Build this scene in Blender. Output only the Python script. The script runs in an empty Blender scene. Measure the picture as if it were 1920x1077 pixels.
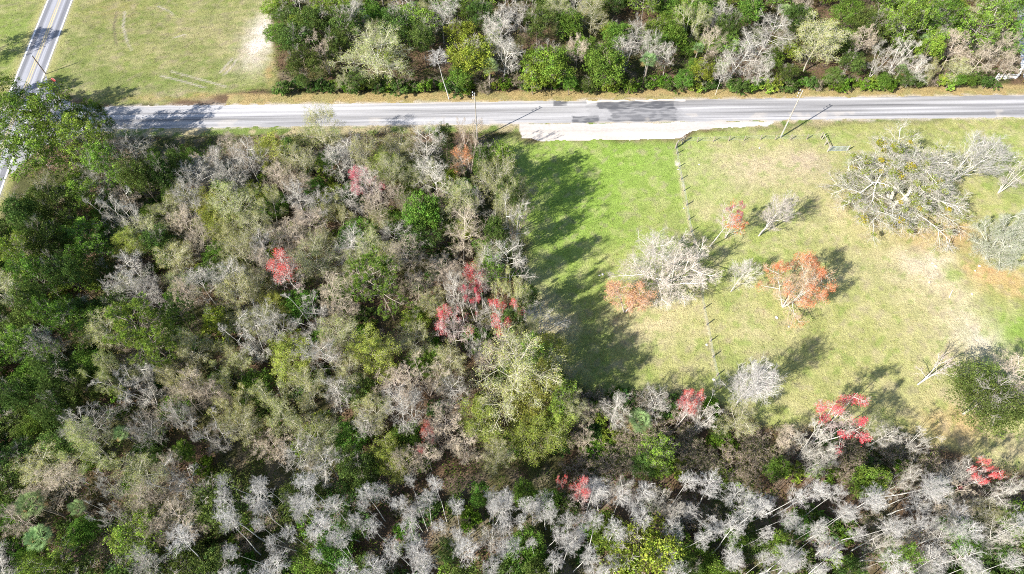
import bpy, math, random
import numpy as np

sc = bpy.context.scene
C = sc.collection
# ------------------------------------------------------------------ camera, sky, sun, exposure
CAM_H, FPX, NADIR = 80.0, 1150.0, 1300.0
TILT = math.atan((NADIR - 538.5) / FPX)
cd = bpy.data.cameras.new("camera"); cam = bpy.data.objects.new("camera", cd); C.objects.link(cam)
cd.sensor_width = 36.0; cd.lens = 36.0 * FPX / 1920.0; cd.clip_start = 0.5; cd.clip_end = 6000
cam.location = (0, 0, CAM_H); cam.rotation_euler = (TILT, 0, 0)
sc.camera = cam
SUN_EL = math.radians(35.0)
SH = math.radians(36.0)                     # direction the shadows run, measured from +X
w = bpy.data.worlds.new("World"); sc.world = w; w.use_nodes = True
nt = w.node_tree; sky = nt.nodes.new("ShaderNodeTexSky"); sky.sky_type = 'NISHITA'; sky.sun_disc = False
sky.sun_elevation = SUN_EL; sky.sun_rotation = math.atan2(-math.cos(SH), -math.sin(SH))
nt.links.new(sky.outputs[0], nt.nodes["Background"].inputs[0]); nt.nodes["Background"].inputs[1].default_value = 0.095
sd = bpy.data.lights.new("sun", 'SUN'); sd.energy = 5.0; sd.angle = math.radians(0.5); sd.color = (1.0, 0.95, 0.87)
so = bpy.data.objects.new("sun", sd); C.objects.link(so); so.location = (-60, -40, 90)
so.rotation_euler = (math.radians(90) - SUN_EL, 0, SH - math.radians(90))
sc.view_settings.view_transform = 'Standard'; sc.view_settings.look = 'None'
sc.view_settings.exposure = 1.0; sc.view_settings.gamma = 1.0
sc.cycles.use_denoising = False; sc.cycles.filter_width = 1.0; sc.cycles.max_bounces = 6; sc.cycles.diffuse_bounces = 3; sc.cycles.transmission_bounces = 3

ST, CT = math.sin(TILT), math.cos(TILT)
def at(x, y, z=0.0):                         # photo pixel -> point of the world at height z
    u = (x - 960) / FPX; v = (538.5 - y) / FPX; d = CT - v * ST; h = CAM_H - z
    return (h * u / d, h * (ST + v * CT) / d)
def mpp(y, z=0.0):                           # metres per photo pixel, across, at height z
    v = (538.5 - y) / FPX
    return (CAM_H - z) / (CT - v * ST) / FPX
def srgb(r, g, b):
    f = lambda c: (c / 255 / 12.92) if c / 255 <= 0.04045 else ((c / 255 + 0.055) / 1.055) ** 2.4
    return np.array([f(r), f(g), f(b)])
R = np.random.default_rng(7)
rnd = random.Random(11)

# ------------------------------------------------------------------ numpy noise
class Noise:
    def __init__(s, seed): s.g = np.random.default_rng(seed).random((256, 256))
    def v(s, x, y):
        xi = np.floor(x).astype(int); yi = np.floor(y).astype(int); fx = x - xi; fy = y - yi
        fx = fx * fx * (3 - 2 * fx); fy = fy * fy * (3 - 2 * fy); g = s.g
        a = g[xi % 256, yi % 256]; b = g[(xi + 1) % 256, yi % 256]; c = g[xi % 256, (yi + 1) % 256]; d = g[(xi + 1) % 256, (yi + 1) % 256]
        return (a * (1 - fx) + b * fx) * (1 - fy) + (c * (1 - fx) + d * fx) * fy
    def f(s, x, y, sc_=1.0, oct=4):
        t = 0; n = 0; a = 1.0
        for k in range(oct):
            c_, s_ = math.cos(.7 + 1.3 * k), math.sin(.7 + 1.3 * k); q = sc_ * 1.93 ** k
            if q > 1.6 and k: break
            t = t + a * s.v((x * c_ - y * s_) * q + 17.3 * k, (x * s_ + y * c_) * q + 5.1 * k); n += a; a *= 0.55
        return t / n
NZ = [Noise(i) for i in range(8)]
def sm(a, b, x):
    t = np.clip((x - a) / (b - a), 0, 1); return t * t * (3 - 2 * t)
def poly_sd(x, y, P):                        # signed distance to a polygon, positive inside
    P = np.asarray(P, float); n = len(P); d = np.full(x.shape, 1e9); ins = np.zeros(x.shape, bool)
    for i in range(n):
        ax, ay = P[i]; bx, by = P[(i + 1) % n]
        ex, ey = bx - ax, by - ay
        t = np.clip(((x - ax) * ex + (y - ay) * ey) / (ex * ex + ey * ey + 1e-9), 0, 1)
        d = np.minimum(d, np.hypot(x - ax - t * ex, y - ay - t * ey))
        if ey != 0:
            c = ((ay > y) != (by > y)) & (x < ex * (y - ay) / ey + ax); ins ^= c
    return np.where(ins, d, -d)
def px(*pts): return [at(*p) for p in pts]

# ------------------------------------------------------------------ materials
def new_mat(name):
    m = bpy.data.materials.new(name); m.use_nodes = True; n = m.node_tree.nodes; l = m.node_tree.links
    p = n["Principled BSDF"]; p.inputs["Roughness"].default_value = 0.9; p.inputs["Specular IOR Level"].default_value = 0.2
    return m, n, l, p
def plain(name, col, rough=0.7, metal=0.0, var=0.25, scale=6.0):
    m, n, l, p = new_mat(name); p.inputs["Roughness"].default_value = rough; p.inputs["Metallic"].default_value = metal
    tc = n.new("ShaderNodeTexCoord"); nz = n.new("ShaderNodeTexNoise"); nz.inputs["Scale"].default_value = scale; nz.inputs["Detail"].default_value = 5
    l.new(tc.outputs["Object"], nz.inputs["Vector"])
    mr = n.new("ShaderNodeMapRange"); mr.inputs[3].default_value = 1 - var; mr.inputs[4].default_value = 1 + var; mr.inputs[1].default_value = .3; mr.inputs[2].default_value = .7
    l.new(nz.outputs[0], mr.inputs[0])
    vm = n.new("ShaderNodeVectorMath"); vm.operation = 'SCALE'; vm.inputs[0].default_value = col[:3]; l.new(mr.outputs[0], vm.inputs[3])
    l.new(vm.outputs[0], p.inputs["Base Color"]); return m
def painted(name, detail=((9.0, .22), (1.3, .14)), bump=0.3, bscale=6.0, streak=None, rough=0.95, speck=None):
    m, n, l, p = new_mat(name); p.inputs["Roughness"].default_value = rough
    at_ = n.new("ShaderNodeAttribute"); at_.attribute_name = "col"; cur = at_.outputs["Color"]
    tc = n.new("ShaderNodeTexCoord")
    def mul(cur, scale, amt, vec=None, lo=.3, hi=.7):
        nz = n.new("ShaderNodeTexNoise"); nz.inputs["Scale"].default_value = scale; nz.inputs["Detail"].default_value = 4; nz.inputs["Roughness"].default_value = .65
        l.new(vec or tc.outputs["Object"], nz.inputs["Vector"])
        mr = n.new("ShaderNodeMapRange"); mr.inputs[1].default_value = lo; mr.inputs[2].default_value = hi
        mr.inputs[3].default_value = 1 - amt; mr.inputs[4].default_value = 1 + amt; l.new(nz.outputs[0], mr.inputs[0])
        vm = n.new("ShaderNodeVectorMath"); vm.operation = 'SCALE'; l.new(cur, vm.inputs[0]); l.new(mr.outputs[0], vm.inputs[3]); return vm.outputs[0]
    for s_, a_ in detail: cur = mul(cur, s_, a_)
    if streak:
        mp = n.new("ShaderNodeMapping"); mp.inputs["Scale"].default_value = (streak[0], streak[1], 1); l.new(tc.outputs["Object"], mp.inputs[0])
        cur = mul(cur, 1.0, streak[2], mp.outputs[0])
    l.new(cur, p.inputs["Base Color"])
    nb = n.new("ShaderNodeTexNoise"); nb.inputs["Scale"].default_value = bscale; nb.inputs["Detail"].default_value = 6; l.new(tc.outputs["Object"], nb.inputs["Vector"])
    b = n.new("ShaderNodeBump"); b.inputs["Strength"].default_value = bump; b.inputs["Distance"].default_value = 0.25
    l.new(nb.outputs[0], b.inputs["Height"]); l.new(b.outputs[0], p.inputs["Normal"]); return m
def leafy(name, transl=0.35, hue=.02, val=.18):
    m = bpy.data.materials.new(name); m.use_nodes = True; n = m.node_tree.nodes; l = m.node_tree.links
    n.remove(n["Principled BSDF"]); out = n["Material Output"]
    a = n.new("ShaderNodeAttribute"); a.attribute_name = "col"
    oi = n.new("ShaderNodeObjectInfo"); hs = n.new("ShaderNodeHueSaturation")
    r1 = n.new("ShaderNodeMapRange"); r1.inputs[3].default_value = .5 - hue; r1.inputs[4].default_value = .5 + hue; l.new(oi.outputs["Random"], r1.inputs[0])
    mm = n.new("ShaderNodeMath"); mm.operation = 'MULTIPLY'; mm.inputs[1].default_value = 7.31; l.new(oi.outputs["Random"], mm.inputs[0])
    fr = n.new("ShaderNodeMath"); fr.operation = 'FRACT'; l.new(mm.outputs[0], fr.inputs[0])
    r2 = n.new("ShaderNodeMapRange"); r2.inputs[3].default_value = 1 - val; r2.inputs[4].default_value = 1 + val; l.new(fr.outputs[0], r2.inputs[0])
    l.new(r1.outputs[0], hs.inputs["Hue"]); l.new(r2.outputs[0], hs.inputs["Value"]); l.new(a.outputs["Color"], hs.inputs["Color"])
    d = n.new("ShaderNodeBsdfDiffuse"); l.new(hs.outputs[0], d.inputs[0])
    if transl > 0:
        t = n.new("ShaderNodeBsdfTranslucent"); l.new(hs.outputs[0], t.inputs[0])
        mx = n.new("ShaderNodeMixShader"); mx.inputs[0].default_value = transl; l.new(d.outputs[0], mx.inputs[1]); l.new(t.outputs[0], mx.inputs[2]); l.new(mx.outputs[0], out.inputs[0])
    else: l.new(d.outputs[0], out.inputs[0])
    return m
M_LEAF = leafy("leaf", .28, .02, .24); M_TWIG = leafy("bark_and_twig", 0.0, .008, .22)
M_GROUND = painted("ground_cover", ((6.0, .26), (2.2, .22), (.8, .14)), .55, 4.0)
M_ROAD = painted("asphalt", ((30.0, .06), (2.0, .05)), .08, 40.0, (.045, 4.5, .22), .85)
M_SAND = painted("sand", ((12.0, .10), (1.6, .10)), .04, 8.0, (.10, 1.3, .06))
M_STUFF = leafy("low_growth", .25, 0, 0)
M_PINK = plain("weathered_wood", (.36, .33, .29), .85, 0, .25, 5); M_POST = plain("dark_fence_wood", (.30, .26, .21), .9, 0, .3, 5)
M_WHITE = plain("white_paint", (.80, .80, .80), .5, 0, .06, 3); M_STEEL = plain("galvanised_steel", (.45, .52, .56), .45, .3, .15, 4)
M_DARK = plain("dark_metal", (.07, .07, .075), .6, .2, .2, 4); M_REDP = plain("red_paint", (.50, .03, .02), .5, 0, .1, 3)
M_CERAM = plain("grey_ceramic", (.42, .45, .47), .3, 0, .1, 4); M_ROCK = plain("pale_stone", (.62, .60, .56), .9, 0, .2, 3)
M_TREEBARK = plain("brown_bark", (.20, .16, .13), .95, 0, .35, 4)

# ------------------------------------------------------------------ object helpers
def mesh_from(name, V, F3=None, F4=None, col=None, mats=(), fmat=None, smooth=False):
    V = np.asarray(V, np.float32); parts = []
    me = bpy.data.meshes.new(name); me.vertices.add(len(V)); me.vertices.foreach_set("co", V.ravel())
    F3 = np.zeros((0, 3), int) if F3 is None else np.asarray(F3); F4 = np.zeros((0, 4), int) if F4 is None else np.asarray(F4)
    nl = F3.size + F4.size; nf = len(F3) + len(F4)
    me.loops.add(nl); me.polygons.add(nf)
    me.loops.foreach_set("vertex_index", np.concatenate([F3.ravel(), F4.ravel()]).astype(np.int32))
    st = np.concatenate([np.arange(len(F3)) * 3, len(F3) * 3 + np.arange(len(F4)) * 4]).astype(np.int32)
    me.polygons.foreach_set("loop_start", st)
    if fmat is not None: me.polygons.foreach_set("material_index", np.asarray(fmat, np.int32))
    me.polygons.foreach_set("use_smooth", np.full(nf, smooth))
    if col is not None:
        c = np.ones((len(V), 4), np.float32); c[:, :3] = col
        me.attributes.new("col", 'FLOAT_COLOR', 'POINT').data.foreach_set("color", c.ravel())
    for m in mats: me.materials.append(m)
    me.update(calc_edges=True); me.validate(); return me
def link(name, data, parent=None, loc=None, **props):
    o = bpy.data.objects.new(name, data); C.objects.link(o)
    if parent is not None: o.parent = parent
    if loc is not None: o.location = loc
    for k, v in props.items():
        if v: o[k] = v
    return o
class MB:                                    # collects boxes, tubes and prisms for one part
    def __init__(s): s.V = []; s.F = []
    def add(s, V, F):
        b = len(s.V); s.V += [tuple(v) for v in V]; s.F += [tuple(i + b for i in f) for f in F]
    def tube(s, a, b, r0, r1=None, n=8):
        r1 = r0 if r1 is None else r1; a = np.array(a, float); b = np.array(b, float); d = b - a; d /= np.linalg.norm(d) + 1e-9
        h = np.array([0, 0, 1.]) if abs(d[2]) < .9 else np.array([1., 0, 0]); u = np.cross(d, h); u /= np.linalg.norm(u); v = np.cross(d, u)
        V = []
        for c, r in ((a, r0), (b, r1)):
            for k in range(n):
                t = 2 * math.pi * k / n; V.append(c + r * (math.cos(t) * u + math.sin(t) * v))
        F = [(k, (k + 1) % n, n + (k + 1) % n, n + k) for k in range(n)] + [tuple(range(n))[::-1], tuple(range(n, 2 * n))]
        s.add(V, F); return s
    def box(s, c, d, rot=0.0):
        x, y, z = d[0] / 2, d[1] / 2, d[2] / 2; V = []
        for k in range(8):
            p = [x if k & 1 else -x, y if k & 2 else -y, z if k & 4 else -z]
            V.append((c[0] + p[0] * math.cos(rot) - p[1] * math.sin(rot), c[1] + p[0] * math.sin(rot) + p[1] * math.cos(rot), c[2] + p[2]))
        s.add(V, [(0, 2, 3, 1), (4, 5, 7, 6), (0, 1, 5, 4), (2, 6, 7, 3), (0, 4, 6, 2), (1, 3, 7, 5)]); return s
    def build(s, name, mat, parent=None, loc=None, **props):
        me = bpy.data.meshes.new(name); me.from_pydata(s.V, [], s.F); me.materials.append(mat); me.update()
        return link(name, me, parent, loc, **props)

# ------------------------------------------------------------------ layout of the ground (photo pixels dropped on the ground)
FIELD = px((935, 262), (1283, 262), (1310, 246), (1560, 232), (1990, 216), (2300, 216), (2300, 900), (1990, 905), (1900, 890), (1800, 850), (1700, 810), (1560, 800), (1450, 810), (1330, 760), (1240, 735),
           (1120, 740), (1050, 690), (1010, 640), (985, 560), (985, 450), (960, 380), (930, 320))
LAWN = px((-400, -330), (500, -330), (515, -60), (512, 60), (520, 165), (300, 195), (190, 195), (95, 160), (-200, 420), (-600, 420))
A0, A1 = np.array(at(300, 198.5)), np.array(at(1920, 178)); B0, B1 = np.array(at(300, 243)), np.array(at(1920, 219))
rd = (A1 - A0) / np.linalg.norm(A1 - A0); RANG = math.atan2(rd[1], rd[0]); rn = np.array([-rd[1], rd[0]])
RMID = (A0 + A1 + B0 + B1) / 4; RW = abs(float(np.dot((A0 + A1) / 2 - (B0 + B1) / 2, rn)))
SIDE = [np.array(at(88, 0)), np.array(at(137, 0)), np.array(at(10, 182)), np.array(at(72, 182))]
s0 = (SIDE[0] + SIDE[1]) / 2; s1 = (SIDE[2] + SIDE[3]) / 2; sdv = (s0 - s1) / np.linalg.norm(s0 - s1); SANG = math.atan2(sdv[1], sdv[0])
SW = abs(float(np.dot(SIDE[0] - SIDE[1], np.array([-sdv[1], sdv[0]])))); SMID = s1
def road_uv(x, y): return ((x - RMID[0]) * rd[0] + (y - RMID[1]) * rd[1], (x - RMID[0]) * rn[0] + (y - RMID[1]) * rn[1])
sn = np.array([-sdv[1], sdv[0]])
def side_uv(x, y): return ((x - SMID[0]) * sdv[0] + (y - SMID[1]) * sdv[1], (x - SMID[0]) * sn[0] + (y - SMID[1]) * sn[1])
PAD = px((972, 232), (972, 263), (1060, 265), (1180, 264), (1276, 262), (1300, 247), (1330, 243), (1440, 238), (1456, 226))
# ground colours in linear base colour
LIT = np.array([.130, .085, .052]); LITG = np.array([.060, .075, .022]); GRN = np.array([.200, .310, .048]); OLV = np.array([.335, .325, .125]); TAN = np.array([.475, .405, .235])
DGR = np.array([.150, .200, .050]); ORG = np.array([.480, .300, .150]); SND = np.array([.62, .55, .47]); WHT = np.array([.72, .67, .62]); PNK = np.array([.500, .395, .300])
BL = [  # (px, py, rx, ry, colour, amount) soft patches that belong to the turf
 (1110, 400, 170, 170, GRN, .75), (1100, 330, 210, 90, GRN, .9), (1200, 300, 110, 60, GRN, .9), (1270, 290, 70, 40, GRN, .9), (1080, 430, 130, 120, GRN, .75), (1230, 400, 70, 70, OLV, .35), (1150, 500, 60, 60, OLV, .5),
 (1100, 620, 110, 70, DGR, .6), (1150, 700, 120, 60, DGR, .6), (1060, 610, 30, 25, TAN, .9), (1030, 650, 25, 40, PNK, .5), (1010, 590, 30, 90, PNK, .45), (1400, 310, 130, 55, TAN, .75), (1410, 320, 60, 35, PNK, .35), (1520, 305, 45, 30, PNK, .6),
 (1340, 345, 35, 30, GRN, .3), (1330, 390, 25, 20, TAN, .6), (1520, 350, 90, 30, TAN, .4), (1240, 600, 80, 45, TAN, .8), (1180, 620, 50, 30, PNK, .3), (1330, 610, 45, 50, OLV, .6), (1420, 610, 50, 60, PNK, .35), (1560, 600, 140, 70, OLV, .6), (1600, 700, 120, 60, OLV, .8),
 (1650, 480, 140, 70, TAN, .45), (1700, 430, 130, 70, TAN, .7), (1740, 520, 70, 45, PNK, .6), (1510, 305, 60, 35, PNK * .8, .5), (1720, 440, 60, 30, ORG, .45), (1800, 440, 45, 45, ORG, .75), (1860, 520, 60, 22, ORG, .95), (1905, 545, 50, 20, ORG, .7), (1660, 440, 60, 40, OLV, .5), (1800, 350, 60, 60, OLV, .5), (1900, 300, 60, 80, GRN, .35), (1650, 270, 200, 26, OLV, .4), (1780, 240, 240, 16, OLV, .6),
 (1750, 500, 50, 30, SND, .5), (1790, 600, 90, 70, TAN, .8), (1810, 600, 50, 60, SND, .45), (1830, 640, 45, 30, SND, .6), (1760, 560, 60, 40, TAN, .8), (1795, 520, 20, 14, GRN, .6), (1900, 610, 40, 60, GRN, .8), (1880, 570, 60, 25, OLV, .4), (1920, 680, 40, 50, GRN, .7),
 (1700, 600, 80, 60, OLV, .5), (1760, 650, 60, 40, TAN, .4), (1740, 760, 90, 50, TAN, .55), (1800, 800, 70, 30, ORG, .7), (1880, 840, 60, 60, TAN, .7), (1650, 760, 80, 40, OLV, .7), (1510, 740, 60, 50, OLV, .6), (1560, 480, 60, 60, OLV, .5), (1590, 400, 60, 40, TAN, .5), (1640, 380, 60, 40, ORG, .35), (1250, 690, 60, 40, OLV, .6), (1390, 480, 80, 60, GRN, .25), (1560, 262, 26, 18, GRN, .7), (1350, 250, 90, 10, GRN, .35), (1260, 330, 18, 60, GRN, .6),
 # north-west lawn
 (170, 60, 40, 140, DGR, .35), (210, 20, 60, 40, ORG, .25), (330, 60, 170, 90, OLV * .85, .6), (420, 60, 90, 60, TAN, .3), (250, 150, 150, 22, DGR, .5), (400, 165, 150, 16, DGR, .35), (160, 180, 80, 14, DGR, .4), (420, 182, 200, 8, ORG, .6), (330, 172, 60, 6, PNK, .5), (495, 60, 22, 42, SND, .9), (485, 85, 28, 45, SND, .55), (500, 50, 14, 20, WHT, .8), (470, 110, 30, 30, PNK, .5), (515, 130, 10, 40, ORG, .7), (428, 128, 14, 12, TAN, .7),
 (30, 50, 60, 50, GRN, .6), (60, 20, 40, 30, OLV, .5), (20, 110, 50, 50, GRN, .5), (10, 175, 30, 20, ORG, .4), (60, 330, 60, 40, ORG, .8), (20, 370, 40, 40, ORG, .8)]
def seg_dist(x, y, pts):
    d = np.full(x.shape, 1e9)
    for (ax, ay), (bx, by) in zip(pts[:-1], pts[1:]):
        ex, ey = bx - ax, by - ay; t = np.clip(((x - ax) * ex + (y - ay) * ey) / (ex * ex + ey * ey + 1e-9), 0, 1)
        d = np.minimum(d, np.hypot(x - ax - t * ex, y - ay - t * ey))
    return d
CROSS = px((1266, 283), (1272, 314), (1281, 359), (1290, 413), (1303, 459), (1311, 520), (1318, 580), (1324, 610), (1330, 641), (1335, 671), (1343, 722))
RUTS = [px((219, 22), (213, 50), (218, 80), (226, 95)), px((234, 22), (231, 50), (238, 78), (247, 95)), px((320, 134), (360, 145), (424, 163)), px((300, 142), (340, 152), (385, 165)),
        px((444, 112), (433, 128), (421, 140)), px((437, 110), (425, 122), (414, 136)), px((327, 71), (337, 68), (346, 65)), px((296, 12), (318, 22), (332, 35))]
FIELD_M = lambda x, y: sm(-1.2, 1.2, poly_sd(x, y, FIELD) + 3 * (NZ[0].f(x, y, .25) - .5))
LAWN_M = lambda x, y: sm(-1.0, 1.0, poly_sd(x, y, LAWN) + 2.5 * (NZ[0].f(x, y, .25) - .5))
def mixc(c, t, col): return c * (1 - t[:, None]) + np.asarray(col) * t[:, None]
def ground_col(x, y):
    wx = x + 3.0 * (NZ[1].f(x, y, .22) - .5) + 1.2 * (NZ[2].f(x, y, .9) - .5); wy = y + 3.0 * (NZ[3].f(x, y, .22) - .5) + 1.2 * (NZ[4].f(x, y, .9) - .5)
    n1 = NZ[5].f(x, y, .12); n2 = NZ[6].f(x, y, .5)
    c = np.tile(LIT, (len(x), 1)); c = mixc(c, sm(.46, .62, n1) * .8, LITG); c = mixc(c, sm(.55, .72, n2) * .5, PNK * .45)
    # open bottom-right edge beyond the field, thin grass under the trees
    fm = FIELD_M(x, y); lm = LAWN_M(x, y); gm = np.maximum(fm, lm)
    g = np.tile(OLV * .72 + GRN * .28, (len(x), 1)); g = mixc(g, sm(.47, .60, n2) * .45, TAN); g = mixc(g, sm(.50, .62, NZ[7].f(x, y, .16)) * .35, DGR)
    for (bx, by, rx, ry, col, am) in BL:
        X, Y = at(bx, by); RX = rx * mpp(by); RY = ry * mpp(by) * 1.20
        q = ((wx - X) / RX) ** 2 + ((wy - Y) / RY) ** 2
        a = am * np.exp(-q * 1.1) * (.75 + .5 * NZ[2].f(x, y, .7)); g = mixc(g, np.clip(a, 0, 1), col)
    f1 = NZ[0].f(x, y, .55); f2 = NZ[7].f(x, y, 1.1)   # clumps, weeds and worn spots with edges of their own
    g = mixc(g, sm(.60, .68, f1) * .20, DGR * .9); g = mixc(g, (1 - sm(.30, .37, f1)) * .24, TAN); g = mixc(g, sm(.74, .80, f2) * .35, PNK * .6); g = mixc(g, (1 - sm(.16, .22, f2)) * .4, GRN * .8)
    w_ = sm(.50, .62, NZ[3].f(x * .5 - y * .2, y * 2.2, .5)) * lm * .30; g = mixc(g, w_, DGR)
    d = seg_dist(x, y, CROSS) + .5 * (NZ[1].f(x, y, 1.2) - .5); g = mixc(g, (1 - sm(.05, .40, d)) * .40, PNK)
    g = mixc(g, (1 - sm(.0, .45, d)) * sm(.68, .76, NZ[2].f(x, y, .35)) * .6, WHT)
    for k, rr in enumerate(RUTS):
        d = seg_dist(x, y, rr); g = mixc(g, (1 - sm(.10, .32, d)) * sm(.25, .55, NZ[3].f(x, y, .3)) * .75, SND * .8 if k != 0 else PNK * .35)
    g = g * (1 - .20 * lm * (1 - fm))[:, None]
    g = mixc(g, np.clip(.78 * np.exp(-(((wx - at(494, 68)[0]) / 3.2) ** 2 + ((wy - at(494, 68)[1]) / 8.5) ** 2)) * 1.5, 0, 1) * (.55 + .45 * sm(.4, .55, f1)) * lm, SND)
    c = c * (1 - gm[:, None]) + g * gm[:, None]
    u, v = road_uv(x, y); vn = v + .8 * (NZ[4].f(x, y, .6) - .5)
    north = (1 - sm(2.6, 3.6, vn - RW / 2)) * (v > 0) * (u > -72); south = (1 - sm(1.6, 2.6, -vn - RW / 2)) * (v < 0)
    nc = mixc(np.tile(np.array([.37, .285, .13]), (len(x), 1)), sm(.5, .62, n2) * .55, OLV * .8)
    c = c * (1 - north[:, None] * .9) + nc * north[:, None] * .9
    sc_ = mixc(np.tile(TAN * .75, (len(x), 1)), sm(.45, .6, n2), DGR); k = south * (1 - fm)
    c = c * (1 - k[:, None]) + sc_ * k[:, None]
    e = (1 - sm(.0, .7, np.abs(vn) - RW / 2)); c = mixc(c, e * .7 * (NZ[5].f(x, y, .5) > .42), SND * .75)
    su, sv = side_uv(x, y); e = (1 - sm(.5, 2.2, np.abs(sv) - SW / 2)); c = mixc(c, e * .85, OLV * .9); e = (1 - sm(0, .5, np.abs(sv) - SW / 2)); c = mixc(c, e * .5, SND * .6)
    return np.clip(c, .005, .85)
def grid_sheet(name, xs, ys, z, colf, mat, keep=None, frame=None, **props):
    X, Y = np.meshgrid(xs, ys, indexing='ij'); x, y = X.ravel(), Y.ravel(); nx, ny = len(xs), len(ys)
    if frame is None: wx, wy = x, y
    else:
        (ox, oy), a = frame; wx = ox + x * math.cos(a) - y * math.sin(a); wy = oy + x * math.sin(a) + y * math.cos(a)
    i = np.arange(nx - 1)[:, None] * ny + np.arange(ny - 1)[None]; i = i.ravel(); F = np.stack([i, i + ny, i + ny + 1, i + 1], 1)
    if keep is not None:
        k = keep(wx, wy, x, y); F = F[k[F].all(1)]; used = np.unique(F); mp = np.zeros(len(x), int); mp[used] = np.arange(len(used)); F = mp[F]
        x, y, wx, wy = x[used], y[used], wx[used], wy[used]
    zz = z(wx, wy) if callable(z) else np.full(x.shape, 0.0)
    me = mesh_from(name, np.stack([x, y, zz], 1), F4=F, col=colf(wx, wy, x, y), mats=[mat], smooth=True)
    o = link(name, me, **props)
    if frame is not None: o.location = (frame[0][0], frame[0][1], 0 if callable(z) else z); o.rotation_euler = (0, 0, frame[1])
    elif not callable(z): o.location = (0, 0, z)
    return o
far = lambda a, b, n: list(np.linspace(a, b, n))
gx = np.array(far(-3000, -140, 16)[:-1] + list(np.arange(-140, 140.1, .42)) + far(140, 3000, 16)[1:])
gy = np.array(far(-3000, 0, 16)[:-1] + list(np.arange(0, 150.1, .42)) + far(150, 3000, 16)[1:])
grid_sheet("ground", gx, gy, 0.0, lambda wx, wy, x, y: ground_col(wx, wy), M_GROUND, kind="structure")

# ------------------------------------------------------------------ roads
def road_col(wx, wy, x, y):
    c = np.tile(np.array([.365, .36, .37]), (len(x), 1)); n = NZ[2].f(wx, wy, .3)
    s = NZ[3].f(x * .035, y * 1.5 + 9, 1.0); c = c * (.55 + .90 * s)[:, None]
    for cy, wd, a in ((1.75, .28, .10), (.55, .2, .07), (-.75, .3, -.14), (-1.9, .3, -.10), (-2.6, .25, .08)):
        c = c * (1 + a * np.exp(-((y - cy) / wd) ** 2))[:, None]
    for cy in (-.15, -1.3, .9, -2.2):        # tar cracks running along the lane
        d = np.abs(y - cy - .10 * (NZ[1].f(x * .12, y * 0 + cy, 1.) - .5)); c = mixc(c, (1 - sm(.03, .12, d)) * sm(.47, .60, NZ[5].f(x * .05, x * 0 + cy * 7, 1.)) * .75, (.10, .10, .11))
    def patch(p0, p1, col, am, rag=.5):
        (ax, ay), (bx, by) = at(*p0), at(*p1); ua, va = road_uv(ax, ay); ub, vb = road_uv(bx, by)
        e = np.minimum(np.minimum(x - min(ua, ub), max(ua, ub) - x), np.minimum(y - min(va, vb), max(va, vb) - y)) + rag * (NZ[4].f(x * .35, y * 2.0, 1.0) - .5)
        return sm(-.08, .15, e) * am * (.55 + .45 * sm(.34, .56, NZ[6].f(x * .9, y * 3, 1.)))
    for p0, p1, a, rg in (((1119, 188), (1266, 204), .85, .5), ((1140, 200), (1275, 232), .62, 1.4), ((1072, 218), (1124, 234), .85, .3), ((1037, 189), (1064, 199), .85, .15), ((1100, 190), (1285, 236), .18, 1.0)):
        c = mixc(c, patch(p0, p1, None, a, rg), (.085, .088, .10))
    c = mixc(c, sm(.60, .72, n) * .25 * (y < -1), SND)
    e = RW / 2 - np.abs(y) + .7 * (NZ[5].f(x * .5, y * .5, 1.) - .5); c = mixc(c, (1 - sm(.0, .35, e)) * .55, SND * .85)
    (ax, ay), (bx, by) = at(1100, 185), at(1285, 185); ua = road_uv(ax, ay)[0]; ub = road_uv(bx, by)[0]
    k = (x > ua) * (x < ub) * sm(RW / 2 - 1.0, RW / 2 - .3, y + .9 * (NZ[4].f(x * .6, y, 1.) - .5)); c = mixc(c, k * .9, WHT)
    return c
U0 = road_uv(*at(40, 225))[0]
grid_sheet("main_road", np.arange(U0, 260, .22), np.arange(-RW / 2 - .5, RW / 2 + .51, .16), 0.010, road_col, M_ROAD,
           keep=lambda wx, wy, x, y: np.abs(y) < RW / 2 + .28 * (NZ[1].f(x, y, .8) - .45) * 2, frame=(tuple(RMID), RANG), kind="structure")
def side_col(wx, wy, x, y):
    c = np.tile(np.array([.33, .335, .37]), (len(x), 1)); c = c * (.8 + .4 * NZ[3].f(x * .03, y * 1.2, 1.0))[:, None]
    for cy in (-SW * .34, SW * .36): c = c * (1 - .40 * np.exp(-((y - cy) / .55) ** 4))[:, None]
    ln = lambda cy, wd: 1 - sm(wd, wd + .06, np.abs(y - cy))
    wear = .65 + .35 * sm(.35, .5, NZ[6].f(x, y, .8))
    for cy in (.22, -.22): c = mixc(c, ln(cy, .09) * wear, (.52, .44, .26))
    for cy in (SW / 2 - .25, -SW / 2 + .25): c = mixc(c, ln(cy, .09) * wear, (.80, .80, .80))
    c = mixc(c, (1 - sm(.02, .10, np.abs(y + .62))) * .5, (.14, .12, .11))
    return c
grid_sheet("side_road", np.arange(-130, 260, .25), np.arange(-SW / 2 - .2, SW / 2 + .21, .07), 0.014, side_col, M_ROAD,
           keep=lambda wx, wy, x, y: np.abs(y) < SW / 2 + .1 * (NZ[1].f(x, y, .8) - .5), frame=(tuple(SMID), SANG), kind="structure")
FL = px((88, 137), (91, 158), (100, 173), (115, 184), (140, 194), (180, 200), (215, 201), (215, 246), (150, 252), (80, 275), (20, 330), (15, 300), (60, 200))
fx = [p[0] for p in FL]; fy = [p[1] for p in FL]
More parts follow.
